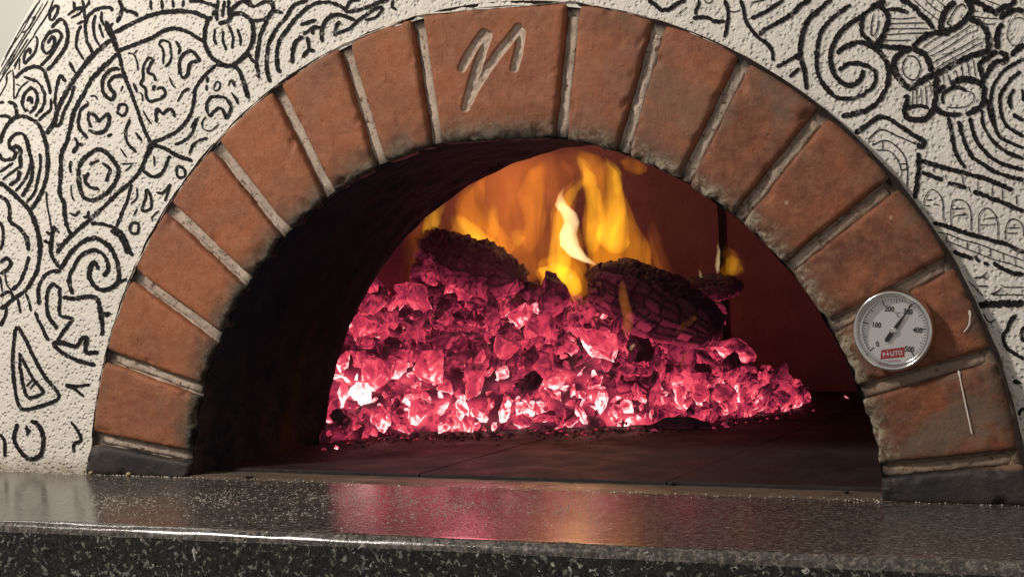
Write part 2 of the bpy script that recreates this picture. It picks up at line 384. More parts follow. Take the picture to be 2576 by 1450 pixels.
def brick(name, cor, mat, tone, seed, engrave=None, label=None, parent=None, depth=.05, yoff=0.0, outer_bev=.014):
    # cor: inner-left, outer-left, outer-right, inner-right in (x,z)
    il, ol, orr, ir = [np.array(c) for c in cor]
    Lu = np.linalg.norm((ol+orr)/2-(il+ir)/2); Lv = np.linalg.norm((ir+orr)/2-(il+ol)/2)
    nu, nv = (56, 34) if engrave is None else (150, 150)
    def par(n, L):
        e = np.array([0, .002, .005, .009, .014, .020])/L
        return np.concatenate([e, np.linspace(.028/L, 1-.028/L, n), 1-e[::-1]])
    U, W = par(nu, Lu), par(nv, Lv); V = []; G = []
    R = .013
    for u in U:
        for v in W:
            a = il+(ir-il)*v; b = ol+(orr-ol)*v; P = a+(b-a)*u
            bow = .006*(1-(2*v-1)**2); P = P+(b-a)/np.linalg.norm(b-a)*bow*(u*1.0-.0)
            du0, du1, dv = u*Lu, (1-u)*Lu, min(v, 1-v)*Lv
            e = min(du0, dv); y = yoff
            for d, RB in ((du0, R), (dv, R), (du1, outer_bev)):
                if d < RB: y += RB-math.sqrt(max(0, RB*RB-(RB-d)**2))
            ed = min(du0, du1, dv)
            w = max(0, 1-ed/.03)
            q = (P[0], seed, P[1])
            P = P+np.array([nz(q, 14, 1), nz(q, 14, 5)])*.0022*w+np.array([nz(q, 45, 2), nz(q, 45, 7)])*.0013*w
            y += .0035*nz(q, 5, 3)+.0016*nz(q, 22, 4)+.0008*nz(q, 60, 6)
            ch = nz(q, 17, 11)                      # chipped rim at the mouth
            if du0 < .06: y += max(0, ch-.12)*.035*(1-du0/.06); 
            if ed < .016: y += max(0, nz(q, 20, 13)-.28)*.03
            if du0 < .05 and P[0] > .1: y += .010*(1-du0/.05)*nz(q, 38, 21)+.006*(1-du0/.05)*abs(nz(q, 80, 23))
            if du0 < .03: P = P+(b-a)/np.linalg.norm(b-a)*(1-du0/.03)*max(0, nz(q, 24, 15))*.014
            g = 0.0
            if engrave:
                for (p0, p1, hw) in engrave:
                    d = p1-p0; tt = np.clip((P-p0)@d/(d@d), 0, 1); dist = np.linalg.norm(P-p0-d*tt)+.0025*nz(q, 40, 8)
                    if dist < hw*1.5:
                        k = np.clip((hw*1.25-dist)/(hw*.5), 0, 1); g = max(g, k)
                y += g*.012+(.003*nz(q, 70, 9) if g > .5 else 0)
            V.append((P[0], y, P[1])); G.append(1.0 if g > .55 else g*.6)
    nU, nV = len(U), len(W); F = grid_faces(nU, nV)
    loop = [j for j in range(nV)]+[i*nV+nV-1 for i in range(1, nU)]+[(nU-1)*nV+j for j in range(nV-2, -1, -1)]+[i*nV for i in range(nU-2, 0, -1)]
    off = len(V)
    for k in loop: V.append((V[k][0], depth, V[k][2])); G.append(0)
    n = len(loop)
    for k in range(n): F.append((loop[k], loop[(k+1) % n], off+(k+1) % n, off+k))
    F.append(tuple(off+k for k in range(n)))
    o = mesh(name, V, F, mat, parent or oven, attrs={'groove': G} if engrave else None)
    o['tone'] = float(tone)
    if label: o['label'] = label
    return o
def shift(r, a, s): return xz(r, a+s/r)
# engraved mark on the keystone (zoom of the photo: x = 1600 + X/2.4166)
def Z1(x, y): return atY((1600+x/2.41666)/1.5534, (y/2.41666)/1.5534, 0)[[0, 2]]
eng = []
for pts, hw in (([(490,650),(560,520),(640,390),(690,320)], .0125), ([(725,340),(700,450),(640,620),(590,800),(530,1010)], .0135), ([(540,980),(640,800),(760,610),(900,420),(1020,270)], .0130), ([(1050,300),(1035,420),(1010,540),(985,640)], .0120)):
    z1 = [Z1(*p) for p in pts]
    for a, b in zip(z1, z1[1:]): eng.append((a, b, hw*.90))
arch = bpy.data.objects.new('brick_arch', None); COL.objects.link(arch); arch.parent = oven; arch.empty_display_size = .05
tones = [.12,.06,.0,.0,.0,.03,.05,.10,.22,.45,.70,.75,.85,.92,.97]
for k in range(15):
    (ro0, ao0), (ro1, ao1), (ri0, ai0), (ri1, ai1) = OP[k], OP[k+1], IP[k], IP[k+1]
    g0, g1 = (GWR if k >= 11 else GW), (GWR if k >= 10 else GW); cor = [shift(ri0, ai0, -g0), shift(ro0, ao0, -g0), shift(ro1, ao1, g1), shift(ri1, ai1, g1)]
    if k == 7: brick('keystone', cor, MAT['keystone'], .08, 3.3, engrave=eng, label='wide keystone brick with an engraved zigzag mark', parent=arch)
    else: brick('arch_brick', cor, MAT['brick'], tones[k], 1.7*k+.3, parent=arch, outer_bev=.014 if k < 9 else .014+.0035*(k-8))
# dark blocks at the feet
l0 = atY(212, 1186, 0); l1 = atY(470, 1190, 0)
brick('base_block', [(l1[0], -.004), (l0[0], -.004), shift(OP[0][0], OP[0][1], GW*.9), shift(IP[0][0], IP[0][1], GW*.9)], MAT['block'], 0, 31, parent=arch)
r0 = atY(2207, 1263, 0); r1 = atY(2600, 1280, 0)
brick('base_block', [shift(IP[15][0], IP[15][1], -GW*.9), shift(OP[15][0], OP[15][1], -GW*.9), (1.345, -.004), (.985, -.004)], MAT['block'], 0, 37, parent=arch)
# mortar behind the bricks
V = []; As = np.linspace(math.radians(2.0), math.radians(178.0), 420); Rs = np.linspace(.998, 1.345, 26)
for a in As:
    for r in Rs:
        P = xz(r, a); V.append((P[0], .028+.006*nz((P[0], 0, P[1]), 16, 2)+.004*nz((P[0], 0, P[1]), 50, 5)-.020*max(0, (r-1.30)/.05), max(P[1], -.01)))
mesh('mortar', V, grid_faces(len(As), len(Rs)), MAT['mortar'], arch)
# raised mortar ridges that read as a lighter rounded bead in each joint
for k in range(16):
    hw = .016
    a0, a1 = xz(*IP[k]), xz(*OP[k]); d = (a1-a0)/np.linalg.norm(a1-a0); nrm = np.array([-d[1], d[0]]); V = []
    N = 50
    for i in range(N):
        P = a0+(a1-a0)*(i/(N-1)*.90+.012)
        for j in range(7):
            s = (j-3)/3; q = (P[0], s, P[1]); ww = hw*(1+.25*nz(q, 18, k))
            Q = P+nrm*(s*ww-.002); V.append((Q[0], .027-.006*(1-s**4)+.0035*nz(q, 30, 2)+.002*nz(q, 80, 4)+(0.004 if abs(s) > .9 else 0), Q[1]))
    mesh('mortar_joint', V, grid_faces(N, 7), MAT['mortar'], arch)

# tunnel lining
lin = []
As = np.linspace(math.radians(4.4), math.radians(175.6), 150); Ys = np.concatenate([np.linspace(.018, .756, 60), [.762, .77, .79]])
for a in As:
    for i, y in enumerate(Ys):
        r = .996+.003*nz((math.cos(a), y, math.sin(a)), 5, 1)+.005*nz((math.cos(a), y, math.sin(a)), 18, 4)
        if i < 3: r += .004*(3-i)/3*abs(nz((math.cos(a), y, math.sin(a)), 30, 8))+.002
        if i >= 60: r = 1.0+(.010, .10, .75)[i-60]
        P = xz(r, a); lin.append((P[0], y, max(P[1], -.01)))
mesh('tunnel_lining', lin, grid_faces(len(As), len(Ys)), MAT['soot'], oven)

# dome
X0, A_, C_, B_, NE, PE = 0.296, 2.769, 2.627, 2.264, 7.615, 1.767
def dome_e(x, z): return (np.abs((x-X0)/A_)**PE+(np.maximum(z, 0)/C_)**PE)**(1/PE)
def dome_y(x, z):
    e = np.clip(dome_e(x, z), 0, 1)
    return .010+.026*np.clip((x-.2)/1.1, 0, 1)+B_*(1-(1-e**NE)**(1/NE))
def rmax(a):
    lo, hi = .5, 6
    for _ in range(40):
        m = (lo+hi)/2; p = xz(m, a)
        if dome_e(p[0], p[1]) > .99995: hi = m
        else: lo = m
    return lo
V = []; As = np.linspace(math.radians(-4), math.radians(184), 330); ts = 1-(1-np.linspace(0, 1, 110))**2.2
for a in As:
    rm = rmax(a)
    for t_ in ts:
        r = 1.334+(rm-1.334)*t_; P = xz(r, a); z = P[1]; q = (P[0], 0, z)
        y = float(dome_y(P[0], z))
        if t_ > 0 and t_ < .97: y += .006*nz(q, 2.2, 1)+.0025*nz(q, 9, 2)
        V.append((P[0], y, max(z, -.02)))
    P = xz(rm, a); V.append((P[0], B_+1.6, max(P[1], -.02)))
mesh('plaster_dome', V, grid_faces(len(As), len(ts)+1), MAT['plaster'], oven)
# cracked seam of plaster round the arch
V = []; N = 700; As = np.linspace(math.radians(4), math.radians(177), N)
def outer_r(a):
    for k in range(15):
        a1, a0 = OP[k][1], OP[k+1][1]
        if a0 <= a <= a1:
            p, q = xz(*OP[k]), xz(*OP[k+1]); d = np.array([math.cos(a), math.sin(a)]); c0 = np.array([0, ZC])
            Mx = np.array([[d[0], p[0]-q[0]], [d[1], p[1]-q[1]]]); s = np.linalg.solve(Mx, p-c0); return s[0]+.006
    return 1.345
for a in As:
    r0_ = outer_r(a)
    for j in range(7):
        s = (j-3)/3; q = (math.cos(a), s, math.sin(a)); k = max(.15, .8+1.0*nz(q, 14, 3))
        r = r0_+.001+s*.0035*k+.002*nz(q, 40, 1); P = xz(r, a)
        V.append((P[0], float(dome_y(P[0], P[1]))+.002-.011*k*(1-s*s)*(.6+.6*abs(nz(q, 35, 6)))+(.01 if abs(s) > .9 else 0), max(P[1], 0)))
mesh('plaster_seam', V, grid_faces(N, 7), MAT['seam'], oven)

# ------------------------------------------------------------ black line drawings on the dome
VW = dict(A=(0,0,1.45), A1=(0,0,2.9), A2=(500,0,2.9), A3=(0,400,2.4167), A4=(0,900,2.4167), B=(0,900,1.45), C=(900,0,2.416), D2=(2400,0,3.22), E=(3100,0,1.611), E2=(3400,0,2.9), F=(3600,700,2.9), G=(3700,1100,2.4167))
MURAL = {
'pizza_drawing': """A 15:650,185 740,140 850,90 950,68 1080,68 1150,90 1200,115|A 14:670,290 760,255 850,222 920,180 990,162 1060,180 1120,215 1165,240|A 13:600,120 640,190 670,290 690,380 730,490 770,600 810,720 850,810|A1 16:1270,450 1130,560 1010,680 880,850 780,1000 700,1150 650,1260 620,1380 570,1450|A3 16:520,190 480,240 435,300|A1 15:1330,610 1260,680 1180,760 1060,870 990,980 930,1100 860,1220 810,1330 795,1450|A3 14:700,60 670,200 630,360 575,500 570,640 560,800 565,870 600,960 610,1080 640,1200 670,1250|A3 15:530,1425 600,1330 670,1250 800,1140 900,1050 1000,960 1100,860 1208,765|A 13:725,1040 790,965 850,815|A 14:850,815 930,840 1000,880 1085,912|A 12:860,805 930,780 1010,735 1075,650 1100,560 1105,505 1160,430 1220,370
A2 10:240,1160 205,1080 200,1000 145,960 175,880 170,800 190,720 240,655 285,680 250,740 230,820 290,850 310,920|A2 10:240,1160 300,1140 390,1110 420,1050 400,1000 345,995 330,1020|A2 13:285,1030 300,960|A2 9:350,500 390,460 470,490 490,600 495,640 470,720 420,760|A2 9:350,500 395,560 405,640 400,730|A2 9:540,465 590,550 570,620|A2 12:600,850 590,700 640,610 720,580 780,630 810,690 720,710 690,780 680,840 640,880 600,850|A2 8:470,870 500,950 540,1000|A2 9:700,1000 620,1050 560,1155|A2 9:65,940 85,1000 105,1050|A2 8:125,1050 160,1070 165,1150|A2 11:320,1390 320,1260 340,1230 390,1290 450,1240 500,1250 525,1330|A2 8:170,1250 210,1330 265,1410|A2 8:0,605 70,620 110,720 115,800|A2 8:70,610 115,565|A2 9:790,1330 740,1390 700,1450|A 10:1115,670 1080,760 1030,800 985,820|A 10:1065,870 1100,810 1175,780
A2 8:970,1000 1000,930 1040,940 1030,1010 990,1030 970,1000|A2 8:1135,980 1160,915 1200,920 1215,990|A2 9:1170,1050 1220,1110 1245,1185|A2 9:905,870 890,940|A2 9:890,960 885,1030|A2 11:900,1290 885,1200 930,1110 1020,1090 1110,1120 1160,1200 1150,1270 1105,1330 1070,1250 1030,1225 960,1270 930,1310 895,1300|A2 8:880,1320 840,1370 830,1440|A 7:1140,710 1150,730 1190,740 1240,700|A 11:1220,370 1330,375 1370,430 1395,500 1410,560
A3 15:740,620 800,520 900,450 980,460 1060,540 1110,640 1080,750 1000,850 880,920 790,900 745,800 740,620|A3 11:960,570 1030,630 1010,700 995,750|A3 12:835,660 800,720 830,790 930,820|A3 9:840,590 880,570 930,545|A3 12:840,90 900,130 930,180 980,130 1020,110 1030,180 990,260 920,290 830,260|A3 9:840,90 830,160 860,240|A3 12:840,15 770,60 740,140 745,240 780,290 825,340|A3 10:1110,80 1130,30 1180,20 1200,70 1160,125 1115,100 1110,80|A3 12:700,330 730,400 680,480|A3 12:730,400 780,395|A3 10:665,550 655,620 665,665|A3 8:665,780 670,870 695,930|A3 9:655,1040 700,1065 745,1020|A3 9:830,1020 815,1075 775,1080|A3 11:1010,325 1055,295|A 11:735,675 710,740 720,810 770,860|A 9:765,750 800,800|A 8:680,840 715,895|A 8:685,930 755,925|A 8:705,970 745,935|A1 13:1360,780 1260,790 1180,880 1160,980 1180,1060 1260,1130 1300,1070 1250,1000 1240,930 1300,870 1410,860|A1 8:1395,970 1370,1040|A1 8:980,1140 1000,1180 920,1250|A1 8:1020,1090 1080,1090 1110,1135
A 10:1000,940 1040,960 1040,1000 1000,1000 1000,940|A 10:825,1070 850,1120 850,1180 800,1190 820,1120 825,1070|A 9:880,1090 920,1090 960,1045 930,1140|A 8:770,1060 770,1120 735,1155|A 8:775,1180 750,1225|A 10:735,1310 745,1265 780,1270 775,1320 735,1310|A 8:900,1190 860,1230 860,1255|A 12:865,820 820,900 810,965 860,1000 910,980 960,880|A 8:870,880 870,940|A 11:740,1040 720,1120 680,1230 650,1300""",
'onion_drawing': """A2 15:1030,270 1140,240 1190,165 1300,160 1390,220 1420,330 1420,450 1370,570 1270,680 1150,750 1050,720 960,660 900,560 870,450 880,330 910,240 960,190|A2 12:1015,240 1010,130 1030,0|A2 12:1150,200 1145,100 1150,0|A2 10:1075,200 1085,100 1100,10|A2 12:1145,190 1200,90 1290,25 1400,10|A2 12:1300,0 1380,60 1450,75|A2 14:690,15 800,10 900,40 1010,70|A2 14:960,180 1000,120|A2 9:990,325 980,440 1005,510|A2 9:1080,345 1080,470 1110,575|A2 9:1145,285 1190,420 1180,555|A2 9:1245,330 1275,430 1275,520|A2 10:260,0 262,115|A2 10:385,0 390,110|A2 10:510,0 515,90|A2 10:630,0 620,80|A2 13:0,120 80,150 110,190|C 12:205,200 330,180 400,110 500,120|C 12:10,110 70,30 170,15 220,60|C 12:240,60 330,20 420,30""",
'swirl_drawing': """C 14:390,0 405,100 340,200 290,330 260,480 250,600 270,740|C 14:740,0 600,60 540,150 440,270 370,400 345,560 350,680 370,780|C 14:960,20 800,40 640,160 540,280 460,400 440,520 450,640 470,690|C 14:690,340 620,400 590,480 580,600|C 12:665,240 820,190|C 12:690,330 800,260 880,270|C 12:790,240 780,330|C 13:735,350 750,470 800,475|C 13:740,470 680,540|C 14:870,400 870,280 920,180 1020,140 1180,190|C 13:960,30 1060,70 1120,110 1260,80 1420,20 1500,0|C 11:1100,90 1140,20 1230,0|C 13:990,350 1000,260 1040,200|C 13:1010,320 1130,270 1220,190 1330,110 1440,60|C 10:1180,110 1300,60|C 10:1270,190 1380,160 1450,70|C 10:1545,0 1530,60 1570,100|C 13:10,610 90,580 170,510|C 13:10,620 80,660 120,760 150,880 170,930|C 12:170,500 230,600|C 8:10,760 40,820|C 8:10,870 70,980""",
'scroll_drawing': """A1 10:660,60 600,120 570,220 620,220 665,130 660,60|A1 9:415,410 430,480 400,600 340,670 290,720 280,660 300,590 350,560 345,620|A1 7:390,400 480,270 560,150 620,0|A1 5:0,1100 75,960 90,860|A1 5:0,940 90,790 200,640 330,440|A1 5:100,760 250,500 430,220 560,10|A1 4:30,860 170,590 330,320 500,40|A1 4:20,760 150,520 260,360 430,60|A1 4:60,660 160,480 300,240|A1 5:170,790 230,660 225,800|A1 5:160,760 300,540 400,400|A1 4:0,860 80,720 180,560|A1 5:290,270 350,170 470,0|A1 5:260,380 330,330 415,190 365,215|A1 12:590,320 700,220 760,300 780,400 760,500 700,610 620,720 540,800|A1 11:470,750 560,660 610,590 700,430 690,370 640,350 560,390 500,480 490,560 540,610 600,560 630,460 610,420 560,470 555,500|A1 8:510,430 580,340|A1 13:180,890 280,800 400,755 500,800 530,860 560,960 575,1070|A1 6:150,790 165,900 165,1130|A1 6:75,920 85,850 140,800|A1 10:280,870 350,900 430,930 490,1010 515,1100 490,1220 400,1320|A1 7:190,960 240,970|A1 7:330,920 240,1000 180,1120|A1 11:300,1270 260,1170 290,1060 370,1000 430,1080 410,1200 340,1290|A1 12:310,1150 350,1110 370,1180|A1 10:300,1240 330,1260|A1 10:585,1120 575,1240 500,1310 440,1370|A1 12:0,1165 60,1160|A1 12:100,1160 170,1180 200,1310|A1 12:0,1315 100,1320 120,1350|A1 12:640,1260 630,1130 650,980 690,860 750,930|A1 8:620,1260 615,1400|A1 11:850,970 790,1140 730,1260 680,1400 620,1435|A1 10:790,700 830,790 880,850|A1 9:960,680 920,620 870,520 890,370 930,290|A1 9:880,280 960,240|A1 12:1060,600 1000,500 980,380 980,250 1030,160 1130,100 1250,90 1280,130|A1 10:1090,170 1065,290 1080,420 1130,520|A1 9:1130,270 1150,350 1180,430|A1 9:1160,130 1155,220 1190,290 1250,300 1290,260|A1 12:1200,300 1240,380 1290,470 1330,590|A1 9:770,180 880,100 960,90|A1 9:810,210 900,160 1000,60 1020,0|A1 9:940,0 960,100 965,220|A1 12:840,20 860,100 950,90|A1 13:1350,0 1380,80 1370,170 1325,260|A1 13:1390,80 1450,150""",
'wave_drawing': """A3 14:0,390 40,280 90,200 160,140 250,140 350,190 400,280 435,400 450,540 440,680 410,790 360,910 300,1010|A3 13:0,480 30,540 130,530 150,470 100,430 95,360 150,300 220,300 260,380 280,480 310,600 290,740 210,890|A3 14:190,630 195,520 180,420 110,425|A3 9:0,660 130,570|A3 9:30,730 180,610|A3 14:90,780 170,730 185,640|A3 10:290,480 290,580 240,720 150,840|A3 10:375,480 380,600 350,750 320,860 250,950|A3 17:0,750 90,820 180,910 280,1020 340,1160 375,1330 370,1450|A3 14:0,880 70,930 95,1010 100,1120 180,1180 250,1280 265,1400|A3 12:0,1120 30,1200 30,1310 0,1390|A3 8:435,840 440,960 470,1130 490,1240|A3 14:510,1160 490,1250 480,1400|A3 12:430,1220 480,1250|A3 12:410,1300 480,1340|A3 11:505,1170 555,1230|A3 12:530,1330 570,1370|A4 12:265,240 240,350 180,490 110,560|A4 14:350,0 375,130 365,290 320,430 240,560 130,640 60,700 0,740|A4 14:490,0 475,200 520,290 560,360|A4 13:0,300 60,260 100,310 60,370 0,410|A4 8:50,240 70,270|A4 8:45,400 60,500 110,580|A4 8:0,430 20,580|A4 12:0,620 70,580 110,600 120,650|A4 12:60,720 50,800 0,900""",
'spiral_drawing': """A4 16:560,370 640,250 720,150 820,80 920,80 1020,140 1080,230 1120,350 1120,470 1050,540 960,560 880,510 840,430 850,350 890,300 930,370|A4 14:690,600 650,470 690,340 760,240 860,190 960,210 1010,290 1020,370 970,430|A4 12:1130,490 1200,450|A4 17:865,490|A4 17:865,1125|A 14:510,1265 600,1275 680,1310 720,1390 750,1450|A4 16:1040,0 1130,60 1180,150 1205,220|A4 14:575,385 470,390 400,450 360,560 370,700|A4 14:560,540 500,510 450,560 440,680 460,800 540,930|A4 14:560,530 565,650 570,800 690,830 640,900 540,1040|A4 15:590,630 700,640 830,620 920,650 950,770 965,900 960,990|A4 10:960,780 1045,780|A4 10:990,810 1040,790|A4 16:490,1060 600,1060 720,1090 780,1010 820,1020 810,1140 930,1145|A4 15:500,1070 580,1140 680,1200 790,1240 900,1270|A4 12:330,760 360,850 420,960 460,1040|A4 9:240,590 270,660 290,760|A4 9:165,640 190,780""",
'leaf_drawing': """B 13:100,545 75,680 80,850 115,1000 220,995 335,940 250,820 180,690 100,545|B 12:115,700 120,800 150,930 200,940 245,910 190,840 110,690|B 8:150,880 190,840|B 8:170,900 200,860|B 15:100,1090 80,1170 110,1240 170,1290 230,1270 250,1180 220,1100 175,1075|B 9:140,1120 170,1130 150,1160|B 9:150,1100 160,1150|B 11:370,870 440,880 510,870|B 11:370,875 430,900 475,940|B 11:405,1080 440,1130 460,1180 420,1210 420,1255|B 12:0,1150 25,1200 25,1280""",
'log_pile_drawing': """E2 22:0,80 100,60 160,0|E2 20:100,80 170,130 200,240 160,370 90,480 0,510|E2 6:40,150 10,280 10,400 60,380 100,240|E2 14:190,110 300,110 430,140|E2 18:330,0 420,30 500,90 560,160 650,240 720,330|E2 5:215,210 350,215 520,200|E2 5:220,270 400,265 620,260|E2 5:190,330 400,325 660,325|E2 5:180,395 400,380 660,375|E2 5:130,455 300,460 460,455|E2 5:490,0 600,100 780,240|E2 5:620,0 700,80 820,160|E2 5:750,0 850,80|E2 22:960,20 870,90 810,220 800,320 850,350 960,320 1070,230 1140,100 1100,10|E2 7:1080,100 1040,50 960,110 900,210 870,270 920,290|E2 22:1060,0 1200,20 1300,90 1400,140|E2 20:1390,170 1500,90 1600,60 1650,0|E2 5:1300,0 1470,65|E2 5:1160,130 1230,130|E2 5:1150,180 1300,205 1450,215|E2 5:1300,275 1410,275|E2 22:480,540 560,460 680,390 780,370 900,370|E2 22:1120,220 1220,250 1300,330 1340,450 1330,560 1270,600 1130,640 960,720 800,810 640,880 520,960 430,990 330,900 270,780 270,690 350,600 470,540|E2 20:0,510 120,520 260,540 470,550|E2 20:480,550 600,610 660,700 690,820|E2 6:410,650 370,720 370,820 430,890 510,900 560,800 550,710 490,640 410,640|E2 5:580,550 700,460 820,400|E2 5:640,600 800,500 1000,380 1150,280|E2 5:680,640 900,520 1100,390 1220,340|E2 5:690,720 900,610 1100,500 1230,420|E2 5:710,790 900,680 1100,570 1280,470|E2 4:800,620 950,590|E2 20:760,870 740,960 740,1060 720,1200 690,1300|E2 20:410,1070 400,1200 380,1270 430,1340 560,1360 660,1320 710,1230|E2 14:410,1230 510,1200 600,1205 660,1235|E2 5:480,1030 475,1200|E2 5:520,1010 520,1180|E2 5:570,1000 580,1190|E2 5:620,960 640,1200|E2 5:670,920 690,1060|E2 5:825,860 830,950|E2 5:880,840 900,920|E2 5:960,790 980,860|E2 5:1030,740 1050,880|E2 5:1100,700 1120,870|E2 5:1160,670 1190,870|E2 23:900,950 1000,910 1150,910 1250,950 1290,1040 1270,1180 1180,1250 1080,1300|E2 14:820,1180 820,1080 880,1020 980,990 1090,1030|E2 5:1090,1030 1160,1060 1170,1130 1100,1200 980,1220 870,1215|E2 18:760,1060 840,960|E2 18:740,1210 800,1270 890,1300 1040,1295|E2 22:1500,270 1450,330 1440,450 1440,560|E2 20:1460,220 1530,160 1640,120 1740,130|E2 5:1590,500 1550,420 1570,300 1620,220 1700,200 1740,230|E2 5:1590,510 1660,520 1740,430|E2 20:1590,630 1740,500|E2 20:1440,580 1350,640 1270,690 1240,760 1260,860 1290,950|E2 20:1460,580 1540,640 1510,700 1420,700 1340,800 1290,900""",
'ripple_drawing': """E 13:1450,370 1330,440 1260,540 1240,650 1260,750 1290,850 1370,900 1450,930|E 12:1215,620 1240,740 1290,850|E 13:1180,690 1200,800 1250,880 1330,950 1450,1000|E 14:1110,740 1140,860 1200,950 1290,1020 1450,1070|E 15:1040,760 1070,880 1130,990 1250,1070 1350,1110 1450,1130|E 14:975,740 1000,860 1020,960 1080,1060|E 13:1430,450 1360,510 1300,610 1310,720 1350,800 1450,860|E 13:1390,560 1360,620 1370,690|E 16:1380,720 1450,760|E 12:1440,560 1450,640""",
'building_drawing': """E 17:385,840 460,790 550,735 650,780 740,840 820,890 800,930 780,900|E 17:785,960 785,1060 775,1160 765,1250|E 7:465,880 550,815 660,860 780,910|E 6:490,915 560,885 620,900 690,970 715,1050 715,1180|E 5:520,945 600,950 650,1000 680,1080 670,1120|E 5:560,885 560,945|E 5:665,1030 715,1030|E 5:675,1070 715,1065|E 17:790,1010 900,1040 1000,1070 1120,1100 1250,1140 1380,1195|E 16:805,1085 940,1130|E 16:970,1150 1090,1180|E 16:1130,1205 1280,1260 1450,1330|E 5:960,1095 955,1130|E 5:1060,1100 1070,1170|E 5:1160,1140 1160,1200|E 5:1250,1180 1250,1240|E 5:1315,1190 1315,1260|E 5:1400,1220 1405,1290|E 5:880,1050 885,1090|E 5:1100,1170 1115,1215
F 5:100,300 30,290 40,200 110,115 180,150 230,220 245,330 245,480|F 5:50,235 125,230|F 5:130,280 200,290|F 5:335,510 330,380 350,260 400,230 490,250 545,320 565,430 560,590|F 5:340,340 500,325|F 5:370,410 530,395|F 5:650,630 650,440 680,360 745,325 800,360 850,440 865,560 865,690|F 5:710,445 830,435|F 5:660,520 840,510|F 5:950,700 955,560 1000,460 1080,460 1140,520 1155,650|F 5:975,550 1120,545|F 5:960,610 1080,610|F 16:130,495 260,520 420,580 540,620 700,660 820,700 950,730 1050,780 1160,830|F 5:180,600 300,620 450,680 640,730 800,790 900,830 1160,920|F 5:280,700 400,740 520,790 650,840 800,900 950,940 1160,1010|F 5:285,630 285,710|F 5:405,670 405,715|F 5:520,710 520,790|F 5:650,740 650,850|F 5:780,780 780,890|F 5:925,830 925,920|F 5:1055,890 1065,980|F 15:360,820 470,860 580,900|F 12:610,870 650,940|F 15:700,940 760,970|F 15:810,940 900,1000 1000,1050 1160,1080|F 7:590,1120 680,1100 745,1045|F 7:690,1105 750,1130|F 7:630,1205 755,1210|F 6:530,1150 610,1230 695,1325|F 5:890,1190 960,1220 1160,1220|F 6:780,1300 860,1270 910,1220|F 5:790,1305 1000,1305 1160,1305|F 24:640,1430 780,1410 900,1410 1160,1400""",
'shell_drawing': """G 14:650,310 600,370 565,450 530,520 560,620 630,670 725,730|G 14:725,420 700,500 725,570|G 15:620,945 700,950|G 6:340,300 400,380 460,350|G 5:690,820 725,825|G 14:680,1260 690,1220 725,1190""",
'coil_drawing': """D2 15:430,0 520,60 580,120 640,130 720,110 800,50 900,0|D2 10:1060,0 1070,60 1030,130 1030,200|D2 13:990,230 1150,220 1270,270 1400,270|D2 13:1390,0 1430,130 1430,250 1410,370 1390,480|D2 6:1440,130 1500,155 1590,130|D2 6:1130,0 1170,40 1220,30 1240,0|D2 6:1720,40 1800,20 1900,0|D2 4:770,215 850,150 915,100|D2 14:1590,0 1630,130 1650,250 1720,370 1810,470 1920,550 1980,640 2000,770|D2 13:1720,240 1850,180 2000,90 2130,0|D2 15:1820,450 1900,370 2050,290 2200,200 2330,80 2470,0|D2 17:2576,140 2470,220 2400,320 2360,450 2340,600 2340,720 2390,900 2420,1130|D2 13:2040,850 2150,790 2330,680|D2 13:2200,970 2330,860|D2 7:950,300 1000,270|E 14:0,90 60,20 100,0|E 16:110,100 200,30 240,0|E 16:360,30 260,100 180,190 150,300 145,420 180,520 250,600 340,625 430,600 500,540 515,460 450,410 360,400 280,440|E 18:440,100 340,160 270,240 235,330 240,430 290,510 360,540 420,500 440,440|E 18:270,340 330,290 420,265 500,300 570,370 600,480 560,600 480,680 400,710 300,735|E 16:560,0 500,50 440,100 430,200 480,260 560,300|E 11:0,460 40,430|E 16:10,340 30,380""",
}
def surf_hit(nx, ny):
    """points on the dome under native photo pixels (arrays); nan where the ray misses"""
    px, py = np.asarray(nx)/1.5534, np.asarray(ny)/1.5534
    D = FF[None]+((px-1287.5)/(FOC*1000))[:, None]*RR-((py-725)/(FOC*1000))[:, None]*UU
    y = np.full(len(px), -.1); prev = y.copy(); hit = np.zeros(len(px), bool); res = np.full((len(px), 3), np.nan)
    ys = np.linspace(-.1, 1.6, 420); last = None
    for yv in ys:
        P = CAM[None]+D*((yv-CAM[1])/D[:, 1])[:, None]
        f = yv-dome_y(P[:, 0], P[:, 2]); inside = dome_e(P[:, 0], P[:, 2]) < .9995
        if last is not None:
            new = (~hit) & (f >= 0) & inside
            if new.any():
                tt = np.clip(-last[new]/(f[new]-last[new]+1e-9), 0, 1); yh = (yv-(ys[1]-ys[0]))+tt*(ys[1]-ys[0])
                Q = CAM[None]+D[new]*((yh-CAM[1])/D[new, 1])[:, None]; res[new] = Q; hit |= new
        last = f
    return res
def catmull(P, step):
    P = np.array(P, float)
    if len(P) < 2: return None
    closed = np.allclose(P[0], P[-1]) and len(P) > 3
    Q = np.vstack([P[-2] if closed else 2*P[0]-P[1], P, P[1] if closed else 2*P[-1]-P[-2]]); out = []
    for i in range(1, len(Q)-2):
        p0, p1, p2, p3 = Q[i-1:i+3]; n = max(2, int(np.linalg.norm(p2-p1)/step))
        for k in range(n):
            t = k/n; out.append(.5*((2*p1)+(-p0+p2)*t+(2*p0-5*p1+4*p2-p3)*t*t+(-p0+3*p1-3*p2+p3)*t**3))
    out.append(P[-1]); return np.array(out)
def parse(txt):
    out = []
    for st in txt.replace('\n', '|').split('|'):
        st = st.strip()
        if not st: continue
        head, body = st.split(':'); vw, wd = head.split(); x0, y0, sc = VW[vw]
        out.append((float(wd), [(x0+float(a)/sc, y0+float(b)/sc) for a, b in (q.split(',') for q in body.split())]))
    return out
STROKES = {k: parse(v) for k, v in MURAL.items()}
